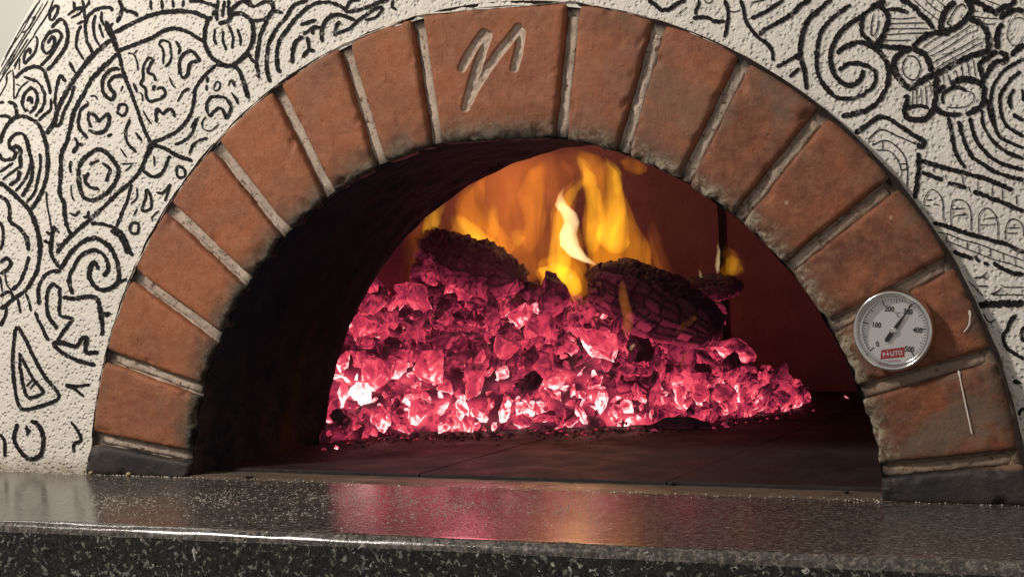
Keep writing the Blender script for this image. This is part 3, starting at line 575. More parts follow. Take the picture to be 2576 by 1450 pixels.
# the drawings carry on round the dome past what the photograph shows
def carry(test, fn): return [(wd, [fn(*p) for p in pts]) for L in list(STROKES.values())[:NB] for wd, pts in L if test(*np.mean(pts, axis=0))]
NB = len(STROKES)
STROKES['flank_drawing'] = carry(lambda x, y: x < 620 and y > 250, lambda x, y: (-x-4, y))
STROKES['crown_drawing'] = carry(lambda x, y: y < 330 and 250 < x < 2000, lambda x, y: (x, -y-4))
STROKES['crest_drawing'] = carry(lambda x, y: y < 330 and x > 2000, lambda x, y: (x, -y-4))
STROKES['far_side_drawing'] = carry(lambda x, y: x > 3450, lambda x, y: (8004-x, y))
for dname, strokes in STROKES.items():
    V, F = [], []
    for wd, pts in strokes:
        c = catmull(pts, 4.0)
        if c is None: continue
        tg = np.gradient(c, axis=0); tg /= (np.linalg.norm(tg, axis=1)[:, None]+1e-9); nr = np.c_[-tg[:, 1], tg[:, 0]]
        n = len(c); s = np.arange(n)*4.0
        j1 = np.array([noise.noise(Vector((v/9.0, wd, c[0][0])))*.55+noise.noise(Vector((v/45.0, 3, c[0][1])))*.35 for v in s])
        j2 = np.array([noise.noise(Vector((v/9.0, wd+9, c[0][0]+5)))*.55+noise.noise(Vector((v/45.0, 8, c[0][1])))*.35 for v in s])
        tap = np.clip(np.minimum(np.arange(n)+1, n-np.arange(n))/2.5, .35, 1)
        h = wd*.5*(1.10 if wd > 8 else .8)
        L = c+nr*(h*(1+j1)*tap)[:, None]; Rr = c-nr*(h*(1+j2)*tap)[:, None]
        H = [surf_hit(a[:, 0], a[:, 1]) for a in (L, c, Rr)]
        off = len(V); ok = ~(np.isnan(H[0][:, 0]) | np.isnan(H[1][:, 0]) | np.isnan(H[2][:, 0]))
        ids = [-1]*n
        for i in range(n):
            if ok[i]:
                ids[i] = len(V)
                for Hk in H:
                    P = Hk[i]; e = 2e-3; gy = (dome_y(P[0]+e, P[2])-dome_y(P[0]-e, P[2]))/(2*e); gz = (dome_y(P[0], P[2]+e)-dome_y(P[0], P[2]-e))/(2*e)
                    nv = np.array([gy, -1, gz]); nv /= np.linalg.norm(nv); q = (P[0], 0, P[2])
                    dy = .006*nz(q, 2.2, 1)+.0025*nz(q, 9, 2)
                    V.append(P+nv*.0022+np.array([0, dy, 0]))
        for i in range(n-1):
            if ids[i] >= 0 and ids[i+1] >= 0 and np.linalg.norm(V[ids[i]]-V[ids[i+1]]) < .06:
                a, b = ids[i], ids[i+1]; F += [(a, a+1, b+1, b), (a+1, a+2, b+2, b+1)]
    mesh(dname, V, F, MAT['paint'], oven)
# chalk marks on the right-hand bricks
for pts in ([(3788,1210),(3790,1240),(3785,1270),(3765,1298)], [(3745,1445),(3758,1510),(3775,1590),(3798,1695)]):
    c = catmull(pts, 3.0); V = []; F = []
    for i, q in enumerate(c):
        wv = (4.2 if i < 8 else 2.6)*(1+.3*noise.noise(Vector((i*.5, 1, 2))))*min(1, (i+1)/3, (len(c)-i)/3)
        for s in (-1, 0, 1): P = atY((q[0]+s*wv)/1.5534, q[1]/1.5534, 0); V.append((P[0], (-.0045 if s == 0 else -.0038), P[2]))
    mesh('chalk_mark', V, grid_faces(len(c), 3), MAT['chalk'], arch)

# ------------------------------------------------------------ chamber and hearth
CX, CY, CR = 0.0, 1.20, 1.42
def hitwall(px):
    d = ray(px, 800); a = d[0]**2+d[1]**2; ox, oy = CAM[0]-CX, CAM[1]-CY; b = ox*d[0]+oy*d[1]; c = ox*ox+oy*oy-CR*CR
    t = (-b+math.sqrt(b*b-a*c))/a; P = CAM+d*t; return math.atan2(P[1]-CY, P[0]-CX)
seam_a = hitwall(1826)
V = []; F = []; NA, NZ = 200, 60
a0_, a1_ = math.asin((.79-CY)/CR), math.pi-math.asin((.79-CY)/CR)
def wallr(a, k): return CR+(.020 if k else 0)
for i in range(NA):
    a = a0_+(a1_-a0_)*i/(NA-1)
    for j in range(NZ):
        t_ = j/(NZ-1)*1.0
        ph = t_*math.pi/2; z = 1.28*math.sin(ph)**.8; r = CR*math.cos(ph)**.42 if ph < math.pi/2-.001 else 0
        r += .006*nz((a*2, z, 0), 4)
        V.append((CX+r*math.cos(a), max(CY+r*math.sin(a), .78), z))
mesh('chamber_vault', V, grid_faces(NA, NZ), MAT['chamber'], oven)
for k in (-2, -1, 0, 2):
    a = seam_a+k*.66; V = []
    for j in range(40):
        t_ = j/39*.93; ph = t_*math.pi/2; z = 1.28*math.sin(ph)**.8; r = CR*math.cos(ph)**.42-.012
        for s in (-1, 0, 1):
            aa = a+s*.0085*(1+.3*nz((k, z, s), 8)); V.append((CX+r*math.cos(aa), CY+r*math.sin(aa), z))
    o = mesh('vault_joint', V, grid_faces(40, 3), MAT['gap'], oven)
bm = bmesh.new(); random.seed(3)
yy = [.12, .85, 1.6, 2.35, 3.1]; xx = [-1.8, -1.05, -.32, .40, 1.12, 1.85]
for i in range(len(xx)-1):
    for j in range(len(yy)-1):
        box(bm, xx[i]+.0012, xx[i+1]-.0012, yy[j]+.0012, yy[j+1]-.0012, -.02, .014+random.uniform(-.0008, .0008), .002)
bmobj('hearth_floor', bm, MAT['hearth'], oven)
V = []; xs = np.linspace(-1.02, 1.02, 160)
for x in xs:
    f_ = -.012-.010*nz((x, 0, 0), 6)-.006*nz((x, 0, 0), 25)
    for s in np.linspace(0, 1, 6): y = f_+(.135-f_)*s; V.append((x, y, .004+.002*nz((x, y, 0), 20)+(0 if s > 0 else -.006)))
mesh('stone_threshold', V, grid_faces(len(xs), 6), MAT['threshold'], oven)

# ------------------------------------------------------------ thermometer
tc = atY(2250, 830, -.012); TR = .0965
th = empty('dial_thermometer', 'round chrome rimmed dial thermometer fixed to the lower right bricks of the arch', 'thermometer', (tc[0], 0, tc[2]))
def loc3(x, z, y): return (x*TR, y, z*TR)
def lathe(name, prof, mat, parent, n=96):
    V = []
    for i in range(n):
        a = 2*math.pi*i/n
        for r, y in prof: V.append((r*TR*math.cos(a), y, r*TR*math.sin(a)))
    F = []
    m = len(prof)
    for i in range(n):
        for j in range(m-1): F.append((i*m+j, i*m+j+1, ((i+1) % n)*m+j+1, ((i+1) % n)*m+j))
    return mesh(name, V, F, mat, parent)
lathe('rim', [(.80, -.020), (.865, -.021), (.872, -.030), (.885, -.036), (.915, -.041), (.95, -.041), (.98, -.037), (1.0, -.028), (1.0, .02)], MAT['chrome'], th)
dial = lathe('dial', [(0.0001, -.018), (.4, -.018), (.88, -.018)], MAT['dial'], th)
lathe('glass', [(0.0001, -.031), (.5, -.031), (.875, -.031)], MAT['glass'], th)
def quad(bmx, pts, y):
    vs = [bmx.verts.new((p[0]*TR, y, p[1]*TR)) for p in pts]; bmx.faces.new(vs)
bm = bmesh.new()
for v in range(0, 501, 10):
    a = math.radians(219-54.2*v/100); ca, sa = math.cos(a), math.sin(a)
    big, mid = v % 100 == 0, v % 50 == 0
    r0_, r1_, hw = (.66, .80, .013) if big else ((.69, .80, .007) if mid else (.735, .80, .0055))
    quad(bm, [(r0_*ca-sa*hw, r0_*sa+ca*hw), (r0_*ca+sa*hw, r0_*sa-ca*hw), (r1_*ca+sa*hw, r1_*sa-ca*hw), (r1_*ca-sa*hw, r1_*sa+ca*hw)], -.0192)
bmobj('scale_marks', bm, MAT['ink'], dial)
def text(s, x, z, size, mat, rot=0, y=-.0193, parent=None, name='lettering', sx=1.0, bold=0.0):
    cu = bpy.data.curves.new('t', 'FONT'); cu.body = s; cu.size = size*TR; cu.align_x = 'CENTER'; cu.align_y = 'CENTER'; cu.offset = bold*TR; cu.space_character = 1.12 if s[0] == 'P' else 1.0; cu.resolution_u = 4
    to = bpy.data.objects.new('t', cu); COL.objects.link(to); dg = bpy.context.evaluated_depsgraph_get(); dg.update()
    me = bpy.data.meshes.new_from_object(to.evaluated_get(dg)); bpy.data.objects.remove(to)
    me.materials.clear()
    Mx = Matrix.Translation((x*TR, y, z*TR)) @ Matrix.Rotation(math.radians(-rot), 4, 'Y') @ Matrix.Rotation(math.pi/2, 4, 'X') @ Matrix.Diagonal((sx, 1, 1, 1))
    me.transform(Mx); me.name = name; return link(name, me, mat, parent or dial)
for s, x, z, r in (('0', -.42, -.34, 8), ('100', -.44, .135, -6), ('200', -.105, .525, -6), ('300', .35, .455, -6), ('400', .585, 0, -6), ('500', .37, -.465, -6)):
    text(s, x, z, .185, MAT['ink'], r, name='numeral', sx=.85, bold=.004)
text('°C', .096, .385, .17, MAT['ink'], -8, name='unit_mark', sx=.85)
bm = bmesh.new(); quad(bm, [(-.33, -.485), (.255, -.405), (.237, -.65), (-.36, -.712)], -.0190); lab = bmobj('name_plate', bm, MAT['red'], dial)
text('PÓLITO', -.050, -.575, .150, MAT['dial'], 7, y=-.0196, parent=dial, sx=.86, bold=.005)
text('05 04600806', -.08, -.755, .072, MAT['redink'], 5, parent=dial, sx=1.15)
def bar(name, pts, y0, y1, mat, parent):
    bmx = bmesh.new(); vs = [bmx.verts.new((p[0]*TR, y0, p[1]*TR)) for p in pts]; f = bmx.faces.new(vs)
    r = bmesh.ops.extrude_face_region(bmx, geom=[f])
    for v in [g for g in r['geom'] if isinstance(g, bmesh.types.BMVert)]: v.co.y = y1
    bmesh.ops.recalc_face_normals(bmx, faces=bmx.faces); return bmobj(name, bmx, mat, parent)
na = math.radians(53.2); ca, sa = math.cos(na), math.sin(na)
prof2 = [(-.345, .0), (-.33, .035), (-.29, .055), (-.12, .058), (0, .05), (.2, .042), (.45, .022), (.82, .008)]
pts = [(a*ca-b*sa, a*sa+b*ca) for a, b in prof2]+[(a*ca+b*sa, a*sa-b*ca) for a, b in prof2[:0:-1]]
bar('needle', pts, -.0225, -.0240, MAT['ink'], th)
V = lathe('hub', [(0.0001, -.0275), (.06, -.0270), (.085, -.0255), (.092, -.022), (.092, -.019)], MAT['chrome'], th, 32)
# small screws of the rim are not seen in the photograph

# ------------------------------------------------------------ ember heap
COLX = [815, 870, 930, 1000, 1100, 1200, 1300, 1400, 1500, 1600, 1700, 1800, 1900, 1970, 2030]
TOEY = [1118, 1108, 1100, 1090, 1086, 1084, 1080, 1078, 1074, 1070, 1068, 1060, 1045, 1034, 1016]
CRSY = [800, 765, 735, 712, 705, 730, 728, 735, 755, 825, 862, 888, 915, 938, 1003]
BACK = [.75, .8, .85, .9, .9, .9, .85, .85, .8, .7, .65, .6, .5, .4, .12]
fh = np.array([FF[0], FF[1], 0]); fh /= np.linalg.norm(fh)
def heap(px, t_):
    toe = atZ(px, float(np.interp(px, COLX, TOEY)), .014); bk = float(np.interp(px, COLX, BACK))
    # crest: same column, further along the ground, height read off the traced crest line
    g = toe+fh*bk; d = ray(px, float(np.interp(px, COLX, CRSY))); tt = ((g-CAM)@fh)/(d@fh); cr = CAM+d*tt
    H = max(.03, cr[2]-.03)
    if t_ <= 1: z = .014+(H-.014)*(math.sin(t_*math.pi/2)**.8*.55+t_*.45)
    else: z = .014+(H-.014)*max(0, 1-(t_-1)/.8)
    P = toe+(np.array([cr[0], cr[1], 0])-np.array([toe[0], toe[1], 0]))*t_; P[2] = z; return P
def heap_n(px, t_):
    a, b, c = heap(px, t_), heap(px+6, t_), heap(px, t_+.03); n = np.cross(b-a, c-a); n /= np.linalg.norm(n)
    return n if n[2] > 0 else -n
HOT = [(868,965,1.6,.12),(900,1010,.35,.10),(990,935,.38,.10),(1115,1010,.40,.13),(1040,960,.3,.16),(1440,940,.75,.12),(1380,1000,.55,.12),(1320,1045,.7,.10),(1250,1010,.35,.14),(1690,1000,.7,.085),(1700,955,.45,.08),(1815,985,.75,.07),(1560,1040,.5,.09),(1530,975,.45,.1),(1770,1000,.4,.1),(930,1060,.5,.07),(1170,1060,.55,.08),(1480,1000,.5,.08),(1240,960,.4,.07),(1620,1040,.45,.07),(1870,990,.4,.06),(1040,1040,.45,.08),(1350,930,.35,.07),(1230,1060,.4,.06),(1200,870,.15,.2),(1600,900,.12,.15)]
def px_on_heap(px, py):
    best = None
    for t_ in np.linspace(0, 1, 60):
        P = heap(px, t_); q = project(P); e = abs(q[1]-py)
        if best is None or e < best[0]: best = (e, P)
    return best[1]
HOTP = [(px_on_heap(a, b), k, r) for a, b, k, r in HOT]
def heat_at(P):
    h = .54-.07*min(1, max(0, P[2]-.02)/.42)
    for Q, k, r in HOTP: h += k*.44*math.exp(-((P-Q)@(P-Q))/(r*r*.55))
    return min(h, .98)+.16*nz(P, 4.5, 4)
# the unseparated bed of small embers under the pieces
NI, NJ = 240, 90; V = []; Ht = []
for i in range(NI):
    px = 800+(2040-800)*i/(NI-1)
    for j in range(NJ):
        t_ = 1.8*j/(NJ-1); P = heap(px, t_); n = heap_n(px, min(t_, .97)); e = min(1, t_/.06)
        cell = nz(P, 34, 2)*.5+abs(nz(P, 18, 5))
        P2 = P+n*(-.020+.020*cell*e); V.append(P2); Ht.append(heat_at(P)-.16-.25*cell+.55*nz(P, 11, 8))
bed = mesh('ember_bed', V, grid_faces(NI, NJ), MAT['coal'], attrs={'glow_level': Ht})
tag(bed, 'glowing pink bed of small crumbled embers between and beneath the coals', 'embers', kind='stuff')

def chunk_mesh(name, size, asp, seed, n, center, heat0, mat, cool=.34, sub=3, rough=1.0, npts=15):
    """angular piece of charcoal; n = outward normal of the heap"""
    rnd = random.Random(seed); bm = bmesh.new()
    for _ in range(npts):
        v = Vector((rnd.gauss(0, 1), rnd.gauss(0, 1), rnd.gauss(0, 1))).normalized()*(0.75+.35*rnd.random())
        bm.verts.new((v.x*asp[0]*size*.5, v.y*asp[1]*size*.5, v.z*asp[2]*size*.5))
    r = bmesh.ops.convex_hull(bm, input=bm.verts); junk = [g for g in r['geom_interior']+r['geom_unused'] if isinstance(g, bmesh.types.BMVert)]
    if junk: bmesh.ops.delete(bm, geom=list(set(junk)), context='VERTS')
    bmesh.ops.dissolve_limit(bm, angle_limit=math.radians(24), verts=bm.verts, edges=bm.edges)
    bmesh.ops.bevel(bm, geom=list(bm.edges), offset=size*.030, segments=2, affect='EDGES', profile=.6)
    bmesh.ops.triangulate(bm, faces=bm.faces)
    for _ in range(4):
        es = [e for e in bm.edges if e.calc_length() > size*.30/sub]
        if not es or len(bm.verts) > 900: break
        bmesh.ops.subdivide_edges(bm, edges=es, cuts=1, use_grid_fill=False); bmesh.ops.triangulate(bm, faces=[f for f in bm.faces if len(f.verts) > 3])
    q = Matrix.Rotation(rnd.uniform(0, 6.28), 3, 'X') @ Matrix.Rotation(rnd.uniform(0, 6.28), 3, 'Y') @ Matrix.Rotation(rnd.uniform(0, 6.28), 3, 'Z')
    bm.normal_update(); me = bpy.data.meshes.new(name)
    for v in bm.verts:
        s = 1.0/size
        dsp = size*rough*(.085*noise.noise(v.co*s*2.6+Vector((seed*1.3, 0, 0)))-.06*abs(noise.noise(v.co*s*5.5+Vector((0, seed, 0))))+.020*noise.noise(v.co*s*11))
        v.co = v.co+v.normal*dsp
    for v in bm.verts: v.co = q @ v.co
    bm.normal_update(); hts = []; crv = []
    for v in bm.verts:
        P = np.array(v.co); p = float(P@n)/(size*.5)
        k = sum(max(0, math.sin(max(-1.5, min(1.5, v.normal.angle(f.normal, 0))))) for f in v.link_faces)/max(1, len(v.link_faces))
        # deep flanks glow; weathered outer faces wear a skin of ash
        nn = v.normal
        hts.append(heat0-cool*p*.5-.16*max(0, nn.z)+.42*noise.noise(nn*1.6+Vector((seed*3.7, 0, seed)))+.38*min(.35, k)+.06*noise.noise(v.co*30))
    bm.to_mesh(me); bm.free(); me.polygons.foreach_set('use_smooth', [True]*len(me.polygons))
    at = me.attributes.new('glow_level', 'FLOAT', 'POINT'); at.data.foreach_set('value', np.asarray(hts, dtype=np.float32))
    o = link(name, me, mat); o.location = Vector(center); return o

# candidate positions, thinned by distance so that pieces overlap only a little
cand = []; rnd = random.Random(11)
for _ in range(6000):
    px = rnd.uniform(822, 2025); t_ = rnd.random()**1.15*1.02; P = heap(px, t_); cand.append((px, t_, P))
placed = []
for tier, (n_t, smin, smax, gap) in enumerate(((52, .150, .215, .78), (108, .095, .135, .68), (130, .055, .085, .56))):
    k = 0
    for px, t_, P in cand:
        if k >= n_t: break
        s = rnd.uniform(smin, smax)
        if t_ < .08: s = min(s, .10)
        if px > 1840: s = min(s, .095)
        if all(np.linalg.norm((P-Q))/((s+s2)*.5) > gap*(1 if t2 == tier else .62) for Q, s2, t2, *_ in placed):
            placed.append((P, s, tier, px, t_)); k += 1
print('chunks', len(placed))
def word_pos(px, t_):
    h = 'left end' if px < 1000 else 'left part' if px < 1230 else 'middle' if px < 1560 else 'right part' if px < 1820 else 'right end'
    v = 'foot' if t_ < .16 else 'lower slope' if t_ < .42 else 'upper slope' if t_ < .78 else 'crest'
    return v, h
from collections import defaultdict
bins = defaultdict(list)
for i, (P, s, tier, px, t_) in enumerate(placed):
    n = heap_n(px, min(t_, .97)); rr = random.Random(i*7+1)
    asp = (1.0, rr.uniform(.62, .9), rr.uniform(.38, .62)) if rr.random() < .75 else (1.25, .5, .45)
    h = heat_at(P)+rr.gauss(0, .085)
    dark = rr.random() < (.34 if t_ > .45 else .16)
    if dark: h -= .28
    lift = s*(.16+.18*rr.random())
    c = P+n*lift
    if c[2] < s*.22+.014: c[2] = s*.22+.014
    o = chunk_mesh('glowing_coal', s, asp, i+1, n, c, h, MAT['coal'], sub=3 if s > .08 else 2, npts=rr.choice([11, 14, 18]))
    v, hz = word_pos(px, t_); look = 'dark ashy' if dark or h < .34 else 'white-hot' if h > .78 else 'bright pink' if h > .52 else 'dull crimson'
    sz = ('large', 'medium', 'small')[tier]
    bins[(v, hz, look, sz)].append((o, px, t_))
ORD = ['', 'second', 'third', 'fourth', 'fifth', 'sixth', 'seventh', 'eighth', 'ninth', 'tenth', 'eleventh', 'twelfth', 'thirteenth', 'fourteenth', 'fifteenth', 'sixteenth']
for (v, hz, look, sz), L in bins.items():
    L.sort(key=lambda q: q[1]); n = len(L)
    for k, (o, px, t_) in enumerate(L):
        pre = '' if n == 1 else 'leftmost ' if k == 0 else 'rightmost ' if k == n-1 else ORD[k]+' from left '
        tag(o, f"{pre}{look} {sz} coal, {v} of the heap's {hz}", 'coal', 'coals heaped in the oven fire')

# the smaller coals that fill the gaps between the pieces above
TM = []
for k in range(14):
    o = chunk_mesh('tmp', 1.0, (1, .72, .5) if k % 3 else (1.35, .5, .42), 500+k, np.array([0, 0, 1.0]), (0, 0, 0), 0, MAT['coal'], cool=.30, sub=1, npts=12)
    me = o.data; TM.append((np.array([v.co[:] for v in me.vertices]), np.array([p.vertices[:] for p in me.polygons]), np.array([d.value for d in me.attributes['glow_level'].data])))
    bpy.data.objects.remove(o); bpy.data.meshes.remove(me)
VV, FFc, HH = [], [], []; off = 0
for i in range(760):
    px = rnd.uniform(815, 2035); t_ = rnd.random()**1.1*1.05; P = heap(px, t_); n = heap_n(px, min(t_, .97)); s_ = rnd.uniform(.028, .058)
    v, f, h = TM[rnd.randrange(14)]; Rm = np.array(Matrix.Rotation(rnd.uniform(0, 6.28), 3, 'X') @ Matrix.Rotation(rnd.uniform(0, 6.28), 3, 'Z') @ Matrix.Rotation(rnd.uniform(0, 6.28), 3, 'Y'))
    c = P+n*s_*rnd.uniform(-.25, .12)
    if c[2] < s_*.25+.014: c[2] = s_*.25+.014
    W = (v*s_)@Rm.T+c; hh = h*.8+heat_at(P)+rnd.gauss(-.05, .09)-(.26 if rnd.random() < .3 else 0)
    VV.append(W); FFc.append(f+off); HH.append(hh); off += len(v)
VV = np.vstack(VV); FFc = np.vstack(FFc); me = bpy.data.meshes.new('small_coals')
me.vertices.add(len(VV)); me.vertices.foreach_set('co', VV.astype(np.float32).ravel())
me.loops.add(len(FFc)*3); me.loops.foreach_set('vertex_index', FFc.astype(np.int32).ravel())
me.polygons.add(len(FFc)); me.polygons.foreach_set('loop_start', np.arange(0, len(FFc)*3, 3, dtype=np.int32)); me.polygons.foreach_set('loop_total', np.full(len(FFc), 3, dtype=np.int32))
me.polygons.foreach_set('use_smooth', [True]*len(FFc)); me.update(calc_edges=True); me.validate()
at = me.attributes.new('glow_level', 'FLOAT', 'POINT'); at.data.foreach_set('value', np.concatenate(HH).astype(np.float32))
o = link('small_coals', me, MAT['coal']); tag(o, 'mass of small glowing coals packed between the larger pieces of the heap', 'small coals', kind='stuff')

# stray embers on the hearth
for (px, py, s, lb) in ((845, 1126, .028, 'tiny red ember lying alone on the hearth near the tunnel wall'), (2127, 999, .020, 'tiny red ember alone at the far right of the hearth')):
    P = atZ(px, py, .018); o = chunk_mesh('stray_ember', s, (1.2, .8, .6), px, np.array([0, 0, 1.]), P, .78, MAT['coal'], cool=.05, sub=1, npts=9); tag(o, lb, 'ember')

V = []; F = []; Hh = []
for i in range(520):
    px = rnd.uniform(815, 2060); dpy = abs(rnd.gauss(0, 14)); P = atZ(px, float(np.interp(px, COLX, TOEY))+4+dpy, .016); s = rnd.uniform(.003, .011)*(1 if dpy < 14 else .6); b = len(V)
    for dx, dy, dz in ((1, .2, 0), (-1, 0, .1), (0, 1, 0), (.1, -1, 0), (0, 0, .8)): V.append(P+np.array([dx*s*rnd.uniform(.6, 1.5), dy*s*rnd.uniform(.6, 1.4), dz*s*rnd.uniform(.5, 1.2)]))
    F += [(b, b+2, b+4), (b+2, b+1, b+4), (b+1, b+3, b+4), (b+3, b, b+4)]; hv = .55 if rnd.random() < .14 and dpy < 14 else -.1; Hh += [hv]*5
o = mesh('charcoal_crumbs', V, F, MAT['coal'], smooth=False, attrs={'glow_level': Hh}); tag(o, 'black charcoal crumbs and ash spilled on the hearth before the embers', 'charcoal crumbs', kind='stuff')

# big pieces and logs
def big(name, px, py, y, size, asp, seed, heat, label, cat, mat='coal', rough=1.2, cool=.5, npts=20, sub=7):
    P = atY(px, py, y); o = chunk_mesh(name, size, asp, seed, np.array([-.1, -.45, .88]), P, heat, MAT[mat], cool=cool, sub=sub, rough=rough, npts=npts); tag(o, label, cat); return o
def log(name, spine, y0, y1, label, seed, mat, hlow, htop, squash=1.0, ridg=.10, facets=None, blocks=None, flat=False):
    """irregular burnt log lofted along a traced spine: (px, py, half thickness px)"""
    N, K = (170, 132) if blocks else (110, 90); sp = np.array(spine, float); tt = np.linspace(0, 1, len(sp)); V = []; H = []
    c0 = atY(sp[0][0], sp[0][1], y0)
    pts = []
    for i in range(N):
        u = i/(N-1); q = [np.interp(u, tt, sp[:, k]) for k in range(3)]; y = y0+(y1-y0)*u
        P = atY(q[0], q[1], y); dist = (P-CAM)@FF; pts.append((P, q[2]*dist/(FOC*1000)))
    for i in range(N):
        u = i/(N-1); P, r = pts[i]; Pn = pts[min(i+1, N-1)][0]-pts[max(i-1, 0)][0]; d = Pn/np.linalg.norm(Pn)
        up = np.array([0, 0, 1.])-d*d[2]; up /= np.linalg.norm(up); sd = np.cross(d, up)
        ce = .018 if flat else .05; cap = min(1, (u/ce)**.5 if u < ce else 1, ((1-u)/ce)**.5 if u > 1-ce else 1)
        if flat: cap = max(cap, .55)
        for k in range(K):
            a = 2*math.pi*k/K; q = (math.cos(a)*1.2, u*3.2, math.sin(a)*1.2)
            if facets: sq = abs(math.cos(a))**facets+abs(math.sin(a))**facets; rr_ = sq**(-1/facets)
            else: rr_ = 1
            rad = r*cap*rr_*(1+ridg*1.6*nz(q, 1.1, seed)+ridg*nz(q, 2.9, seed+3)-ridg*1.2*abs(nz(q, 5.5, seed+7))+.04*nz(q, 13, seed))
            gr = 0; off_ = 0
            if blocks:
                ka = a/(2*math.pi)*blocks[1]+.55*nz(q, 1.6, seed+11); ia = math.floor(ka)
                ku = u*blocks[0]+.6*nz(q, 1.5, seed+13)+.5*noise.noise(Vector((ia*3.3, seed, 1)))
                da = abs(ka-round(ka))/blocks[1]*6.28*r; du = abs(ku-round(ku))/blocks[0]*.55
                gw_ = .0045*(1+.8*nz(q, 6, seed)); gr = max(0, 1-min(da, du)/max(.002, gw_)); off_ = (.17 if flat else .10)*noise.noise(Vector((ia*2.1, math.floor(ku)*1.7, seed)))
                rad *= 1+off_-.13*gr**.6
            W = P+up*math.sin(a)*rad+sd*math.cos(a)*rad*squash; V.append(W)
            H.append(hlow+(htop-hlow)*(.5+.5*math.sin(a))**.7+.08*nz(q, 2, seed+5)-.35*gr+1.6*off_)
    F = grid_faces(N, K, wrap=True); F.append(tuple(range(K))); F.append(tuple(range((N-1)*K, N*K)))
    org = np.array(pts[N//2][0]); V = [v-org for v in V]
    o = mesh(name, V, F, MAT[mat], attrs={'glow_level': H}); o.location = Vector(org); tag(o, label, 'log'); return o
log('charred_log', [(1052,618,30),(1085,622,50),(1130,640,62),(1180,662,66),(1230,682,62),(1275,695,50),(1300,700,36)], 1.95, 1.62, 'thick dark violet charred log resting on the upper left of the ember heap', 2.0, 'coal', .60, -.06, ridg=.20, facets=2.7, blocks=(16, 12))
log('charred_log', [(1500,720,44),(1560,722,70),(1640,758,78),(1720,800,68),(1800,838,44)], 1.85, 1.75, 'large blocky charred log with deep square cracks, right of the tall flame', 5.0, 'coal', .60, -.04, ridg=.06, facets=9, blocks=(9, 20), flat=True)
log('charred_log', [(1668,742,14),(1700,728,26),(1750,728,33),(1800,722,34),(1840,722,30),(1858,728,18)], 2.15, 2.05, 'short black burnt log end lying level at the right, with a small flame on top', 8.0, 'coal', .36, -.05, ridg=.18, blocks=(9, 9))
log('charred_log', [(1010,600,12),(1040,650,26),(1085,695,30),(1140,735,24),(1180,760,14)], 2.10, 1.80, 'thin pink glowing split log leaning behind the thick dark log', 11.0, 'bark', .58, .40, ridg=.14)
log('charred_log', [(1640,880,14),(1700,850,34),(1750,815,42),(1800,790,34),(1815,780,16)], 2.0, 1.95, 'cracked pink log under the level black log end at the right', 14.0, 'coal', .52, .40, ridg=.13, facets=3, blocks=(6, 8))
log('charred_log', [(1620,1085,10),(1680,1068,20),(1740,1072,20),(1790,1076,9)], 1.30, 1.34, 'thin black burnt stick lying at the foot of the heap, right of centre', 17.0, 'coal', .36, .0, ridg=.22)
big('burnt_wood_chunk', 1385, 752, 1.68, .20, (1, .85, .75), 901, .36, 'wide dark crimson chunk on the crest left of the tall flame', 'wood chunk')
big('burnt_wood_chunk', 1330, 735, 1.75, .13, (1, .8, .8), 902, .22, 'dark purple ragged chunk between the thick log and the crest flames', 'wood chunk')
big('burnt_wood_chunk', 955, 765, 1.60, .15, (.7, .7, 1.1), 903, .46, 'pointed pink chunk standing at the upper left of the heap', 'wood chunk')
big('burnt_wood_chunk', 850, 1055, .80, .13, (1, .8, .8), 904, .18, 'black scorched chunk at the left foot of the heap against the tunnel', 'wood chunk')
big('burnt_wood_chunk', 1330, 975, 1.32, .13, (1.3, .6, .6), 905, .24, 'dark violet barrel-shaped chunk low in the middle of the heap', 'wood chunk')
big('burnt_wood_chunk', 1960, 955, 1.98, .14, (1, .8, .7), 906, .42, 'rounded dull pink chunk at the right end of the heap', 'wood chunk')
big('burnt_wood_chunk', 1770, 910, 1.85, .15, (1.3, .6, .6), 907, .40, 'long dusky chunk on the right slope of the heap', 'wood chunk')

# ------------------------------------------------------------ flames (real glowing volumes)
def flame_body(name, spine, y, mat, seed, parent=None, thick=.8, lean=0.0):
    N, K = 60, 28; sp = np.array(spine, float); tt = np.linspace(0, 1, len(sp)); V = []
    for i in range(N):
        u = i/(N-1); q = [np.interp(u, tt, sp[:, k]) for k in range(3)]
        sm = .5; P = atY(q[0]+3*noise.noise(Vector((u*6, seed, 0))), q[1], y+lean*u); r = q[2]*((P-CAM)@FF)/(FOC*1000)
        cap = min(1, (u/.12)**.5 if u < .12 else 1, ((1-u)/.25)**.8 if u > .75 else 1)
        for k in range(K):
            a = 2*math.pi*k/K; rad = r*max(cap, .02)*(1+.16*noise.noise(Vector((math.cos(a), math.sin(a)+seed, u*5))))
            V.append(P+RR*math.cos(a)*rad+fh*math.sin(a)*rad*thick)
    F = grid_faces(N, K, wrap=True); F.append(tuple(range(K))); F.append(tuple(range((N-1)*K, N*K)))
    return mesh(name, V, F, MAT[mat], parent)
def flame(label, bodies, y, seed):
    q = bodies[0][1][0]; P = atY(q[0], q[1], y)
    e = empty('flame', label, 'flame', (0, 0, 0), 'flames above the ember heap')
    e.location = (0, 0, 0)
    for k, (mat, sp, *r) in enumerate(bodies):
        flame_body({'flame_haze': 'soft_glow', 'flame_outer': 'outer_flame', 'flame_inner': 'inner_flame', 'flame_core': 'white_core'}[mat], sp, y+(r[0] if r else 0), mat, seed+k*3.1, e, thick=.7)
